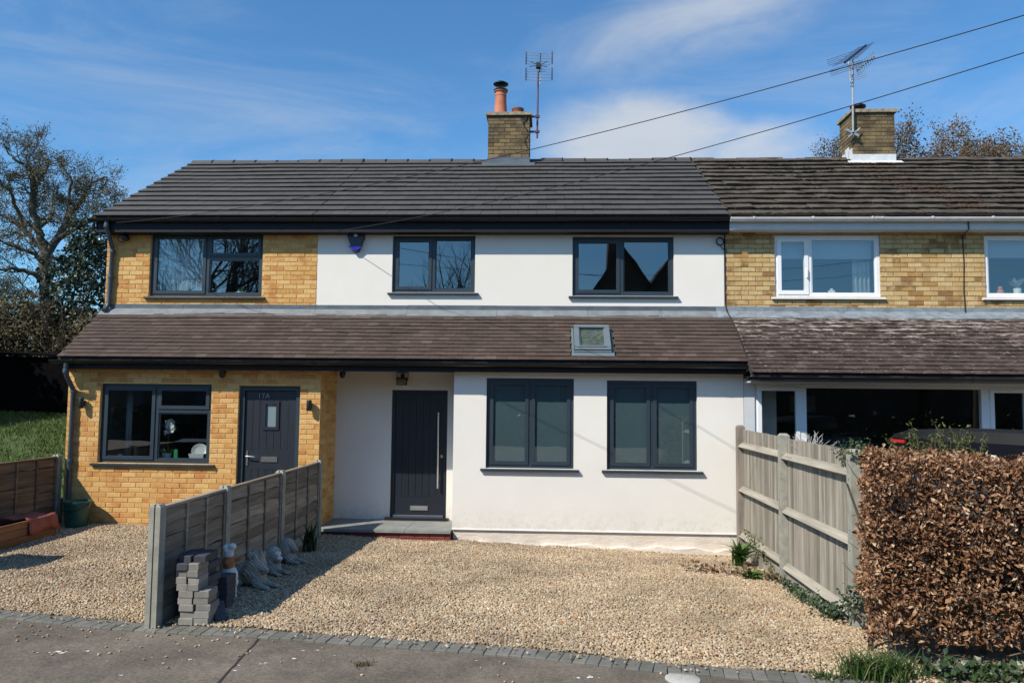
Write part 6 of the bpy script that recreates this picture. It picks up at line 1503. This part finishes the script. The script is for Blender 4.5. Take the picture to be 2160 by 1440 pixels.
def bush(name, label, cat, c, r, n, mat, leaf, twigs=0, group=None, twigmat='twig', hollow=.5):
    t = thing(name, label, cat, (c[0], c[1], c[2]), group); P = []; Nn = []
    while len(P) < n:
        d = Vector((rnd.gauss(0, 1), rnd.gauss(0, 1), rnd.gauss(0, 1))).normalized(); k = hollow+(1-hollow)*rnd.random()**.6; k *= 1+.35*mnoise.noise(d*2.1+Vector(c)); 
        p = Vector((c[0]+d.x*r[0]*k, c[1]+d.y*r[1]*k, c[2]+r[2]+d.z*r[2]*k))
        if mnoise.noise(p*1.4) < -.25 and rnd.random() < .7: continue
        P.append(p); Nn.append(d+Vector((0, 0, .4)))
    V, F = leaf_cloud(np.array(P), np.array(Nn), leaf, aspect=.6); raw_mesh('foliage', V, F, mat, t)
    if twigs:
        q = MB()
        for _ in range(twigs):
            b = Vector((c[0]+rnd.uniform(-.8, .8)*r[0], c[1]+rnd.uniform(-.9, .5)*r[1], c[2]+rnd.uniform(0, 1.5)*r[2])); d = Vector((rnd.gauss(0, .5), rnd.gauss(-.2, .4), rnd.uniform(.2, 1))).normalized(); pts = [b]
            for k in range(5): d = (d+Vector((rnd.gauss(0, .22), rnd.gauss(0, .22), rnd.gauss(-.04, .2)))).normalized(); pts.append(pts[-1]+d*.22)
            q.tube(pts, [.010, .009, .008, .007, .006, .003], 4)
        q.build('twigs', twigmat, t)
    return t
p = atY(185, 560, 21.5); bush('holly_tree', 'dark glossy evergreen holly between the oak and the brick gable', 'tree', (p.x+.25, 21.5, 1.9), (1.35, 1.2, 2.55), 9000, 'holly_leaf', .13)
G2 = 'brambly bushes behind the black shed'
for i, (x, y, w, h, lab) in enumerate(((-19.2, 21.0, 1.5, 1.7, 'tangled olive bramble bush farthest from the brick gable'), (-16.9, 20.8, 1.6, 1.7, 'tangled olive bramble bush under the oak trunk'), (-14.6, 20.6, 1.6, 1.6, 'tangled olive bramble bush under the holly'), (-12.4, 20.6, 1.3, 1.35, 'tangled olive bramble bush hard by the brick gable'))):
    bush('bramble_bush', lab, 'bush', (x, y, 1.5), (w, 1.0, h), 17000, 'bramble_leaf', .10, 260, G2, 'silver_bramble' if False else 'twig', .3)
# black timber shed
a = atY(-320, 745, 18.3); t = thing('shed', 'low black timber shed at the top of the lawn', 'shed', (-13.5, 18.6, 1.3))
sx0, sx1, sy0, sy1 = -18.0, -10.6, 18.35, 19.6
n = 46; tmv = MB(); tmv.box(-.5, .5, 0, .018, 0, 1); tm = template(tmv.v, tmv.f, 'black_timber'); ms = []
for k in range(n):
    w = (sx1-sx0)/n; x = sx0+w*(k+.5); ms.append(Matrix.Translation((x, sy0+rnd.uniform(-.004, .004), 1.1)) @ Matrix.Diagonal((w*.97, 1, 1.82-.02*(x-sx0), 1)))
pieces('board', 'boards', tm, ms, t)
q = MB(); q.box(sx0+.02, sx1-.02, sy0+.025, sy1, 1.0, 2.76); q.build('carcass', 'black_timber', t)
q = MB(); q.add([(sx0-.1, sy0-.12, 2.95), (sx1+.1, sy0-.12, 2.80), (sx1+.1, sy1+.1, 2.90), (sx0-.1, sy1+.1, 3.05), (sx0-.1, sy0-.12, 2.99), (sx1+.1, sy0-.12, 2.84), (sx1+.1, sy1+.1, 2.94), (sx0-.1, sy1+.1, 3.09)], [(0, 3, 2, 1), (4, 5, 6, 7), (0, 1, 5, 4), (1, 2, 6, 5), (2, 3, 7, 6), (3, 0, 4, 7)]); q.build('roof', 'black_timber', t)

# ================================================================ across the road (seen mirrored in the windows)
def far_house(label, xc, w, yf, eaves, apex, stack):
    t = thing('gabled_house', label, 'house', (xc, yf, 0), 'gabled houses across the road'); q = MB(); d = 8
    x0, x1 = xc-w/2, xc+w/2; q.add([(x0, yf, -.2), (x1, yf, -.2), (x1, yf, eaves), (xc, yf, apex), (x0, yf, eaves), (x0, yf-d, -.2), (x1, yf-d, -.2), (x1, yf-d, eaves), (xc, yf-d, apex), (x0, yf-d, eaves)], [(4, 3, 2, 1, 0), (5, 6, 7, 8, 9), (0, 5, 9, 4), (1, 2, 7, 6)]); q.build('wall', 'far_brick', t)
    q = MB(); th = .14
    for s in (-1, 1):
        e = xc+s*(w/2+.25); ez = eaves-.25*(apex-eaves)/(w/2); v = [(xc, yf+.25, apex), (e, yf+.25, ez), (e, yf-d, ez), (xc, yf-d, apex)]; v += [(a, b, c+th) for a, b, c in v]
        q.add(v, [(0, 1, 2, 3), (7, 6, 5, 4), (0, 4, 5, 1), (1, 5, 6, 2), (2, 6, 7, 3), (3, 7, 4, 0)])
    q.build('roof', 'far_roof', t)
    if stack: q = MB(); q.box(xc+stack-.4, xc+stack+.4, yf-2.2, yf-1.2, eaves, apex+1.1); c = q.build('chimney', 'far_brick', t); q = MB(); q.lathe((xc+stack, yf-1.7, apex+1.1), [(.15, 0), (.12, .45)], 12); q.build('pot', 'terracotta', c)
    for zz in (.9, 3.3):
        for s in (-.25, .25): q = MB(); q.box(xc+s*w-.6, xc+s*w+.6, yf+.01, yf+.05, zz, zz+1.1); f = q.build('window', 'far_brick', t); q = MB(); q.box(xc+s*w-.52, xc+s*w+.52, yf+.051, yf+.056, zz+.08, zz+1.02); q.build('pane', 'alarm_dark', f)
far_house('dark steep gabled house across the road with a tall chimney stack', 3.5, 5.8, -12, 4.9, 9.0, -.25)
far_house('dark steep gabled house across the road without a chimney', 5.75, 5.4, -12.25, 4.9, 8.6, 0)
BT = 'bare trees across the road'
plant_tree('bare_tree', 'rounded bare tree across the road opposite the white house', BT, 31, (-6.2, -25, 0), 'twig', .05, trunk_h=2.6, trunk_r=.25, limbs=[((0, 0, 1), 2.8, .16, 1), ((.6, .2, .9), 2.5, .13, 1), ((-.6, .1, .9), 2.5, .13, 1), ((.1, .8, .7), 2.3, .12, .98), ((-.8, -.4, .5), 2.2, .10, .95), ((.8, -.4, .5), 2.2, .10, .95)], levels=3, twig=.1, mats=None, bud_n=0, spread=.5, gnarl=.13, up=.10, ratio=.66, kids=(5, 4, 4), reach=12.3)
plant_tree('bare_tree', 'large bare tree across the road opposite the brick house', BT, 32, (-20.5, -21, 0), 'twig', .05, trunk_h=5.0, trunk_r=.55, limbs=[((.1, 0, 1), 4.2, .24, 1), ((.7, .1, .8), 4.0, .18, .97), ((-.7, .1, .8), 4.0, .18, .96), ((.2, .8, .8), 3.8, .16, .95), ((-.9, -.3, .4), 3.6, .14, .9), ((.9, -.3, .4), 3.6, .14, .88), ((1, .3, .1), 3.2, .12, .75), ((-1, .3, .1), 3.2, .12, .75)], levels=4, rmin=.012, twig=.1, mats=None, bud_n=0, spread=.55, gnarl=.16, up=.07, ratio=.66, kids=(5, 4, 4, 2), reach=16.5)

for i, xc in enumerate((-2.95, -10.4, -17.8, -25.2, -32.5, 13.2, 20.4, 27.6)): far_house('low dark gabled house across the road, ' + ('facing the white porch', 'facing the brick house', 'second along from the one facing the brick house', 'third along from the one facing the brick house', 'last of the row past the big bare tree', 'first beyond the steep gables', 'second beyond the steep gables', 'third beyond the steep gables')[i], xc, 6.9, -12.3-.4*(i % 2), 3.9, 6.2, 0)
bush('far_hedge', 'long dark garden hedge across the road', 'hedge', (0, -9.4, -.2), (34, .5, .85), 9000, 'holly_leaf', .34, hollow=.2)

# tall hedge and wheelie bin added unseen beyond the picture edge, for the shade they cast
bush('added_shade_hedge', 'unseen tall conifer hedge added to shade the back of the lawn and the shed', 'hedge', (-15.3, 14.9, .6), (.8, 3.0, 2.9), 15000, 'holly_leaf', .20, hollow=.15)
t = thing('added_shadow_bin', 'unseen wheeled bin added to cast a shadow on the gravel by the end fence', 'bin', (-6.9, 8.05, 0))
q = MB(); q.add([(-7.12, 7.80, .10), (-6.70, 7.80, .10), (-6.70, 8.26, .10), (-7.12, 8.26, .10), (-7.19, 7.72, .98), (-6.61, 7.72, .98), (-6.61, 8.38, .98), (-7.19, 8.38, .98)], [(0, 3, 2, 1), (4, 5, 6, 7), (0, 1, 5, 4), (1, 2, 6, 5), (2, 3, 7, 6), (3, 0, 4, 7)]); q.build('body', 'black_plastic', t)
q = MB(); q.prism([(7.68, .985), (8.42, .985), (8.42, 1.03), (8.05, 1.07), (7.68, 1.02)], -7.21, -6.59); q.build('lid', 'black_plastic', t)
for x in (-7.12, -6.70): q = MB(); q.tube([(x-.03, 8.28, .10), (x+.03, 8.28, .10)], .10, 14); q.build('wheel', 'rubber', t)
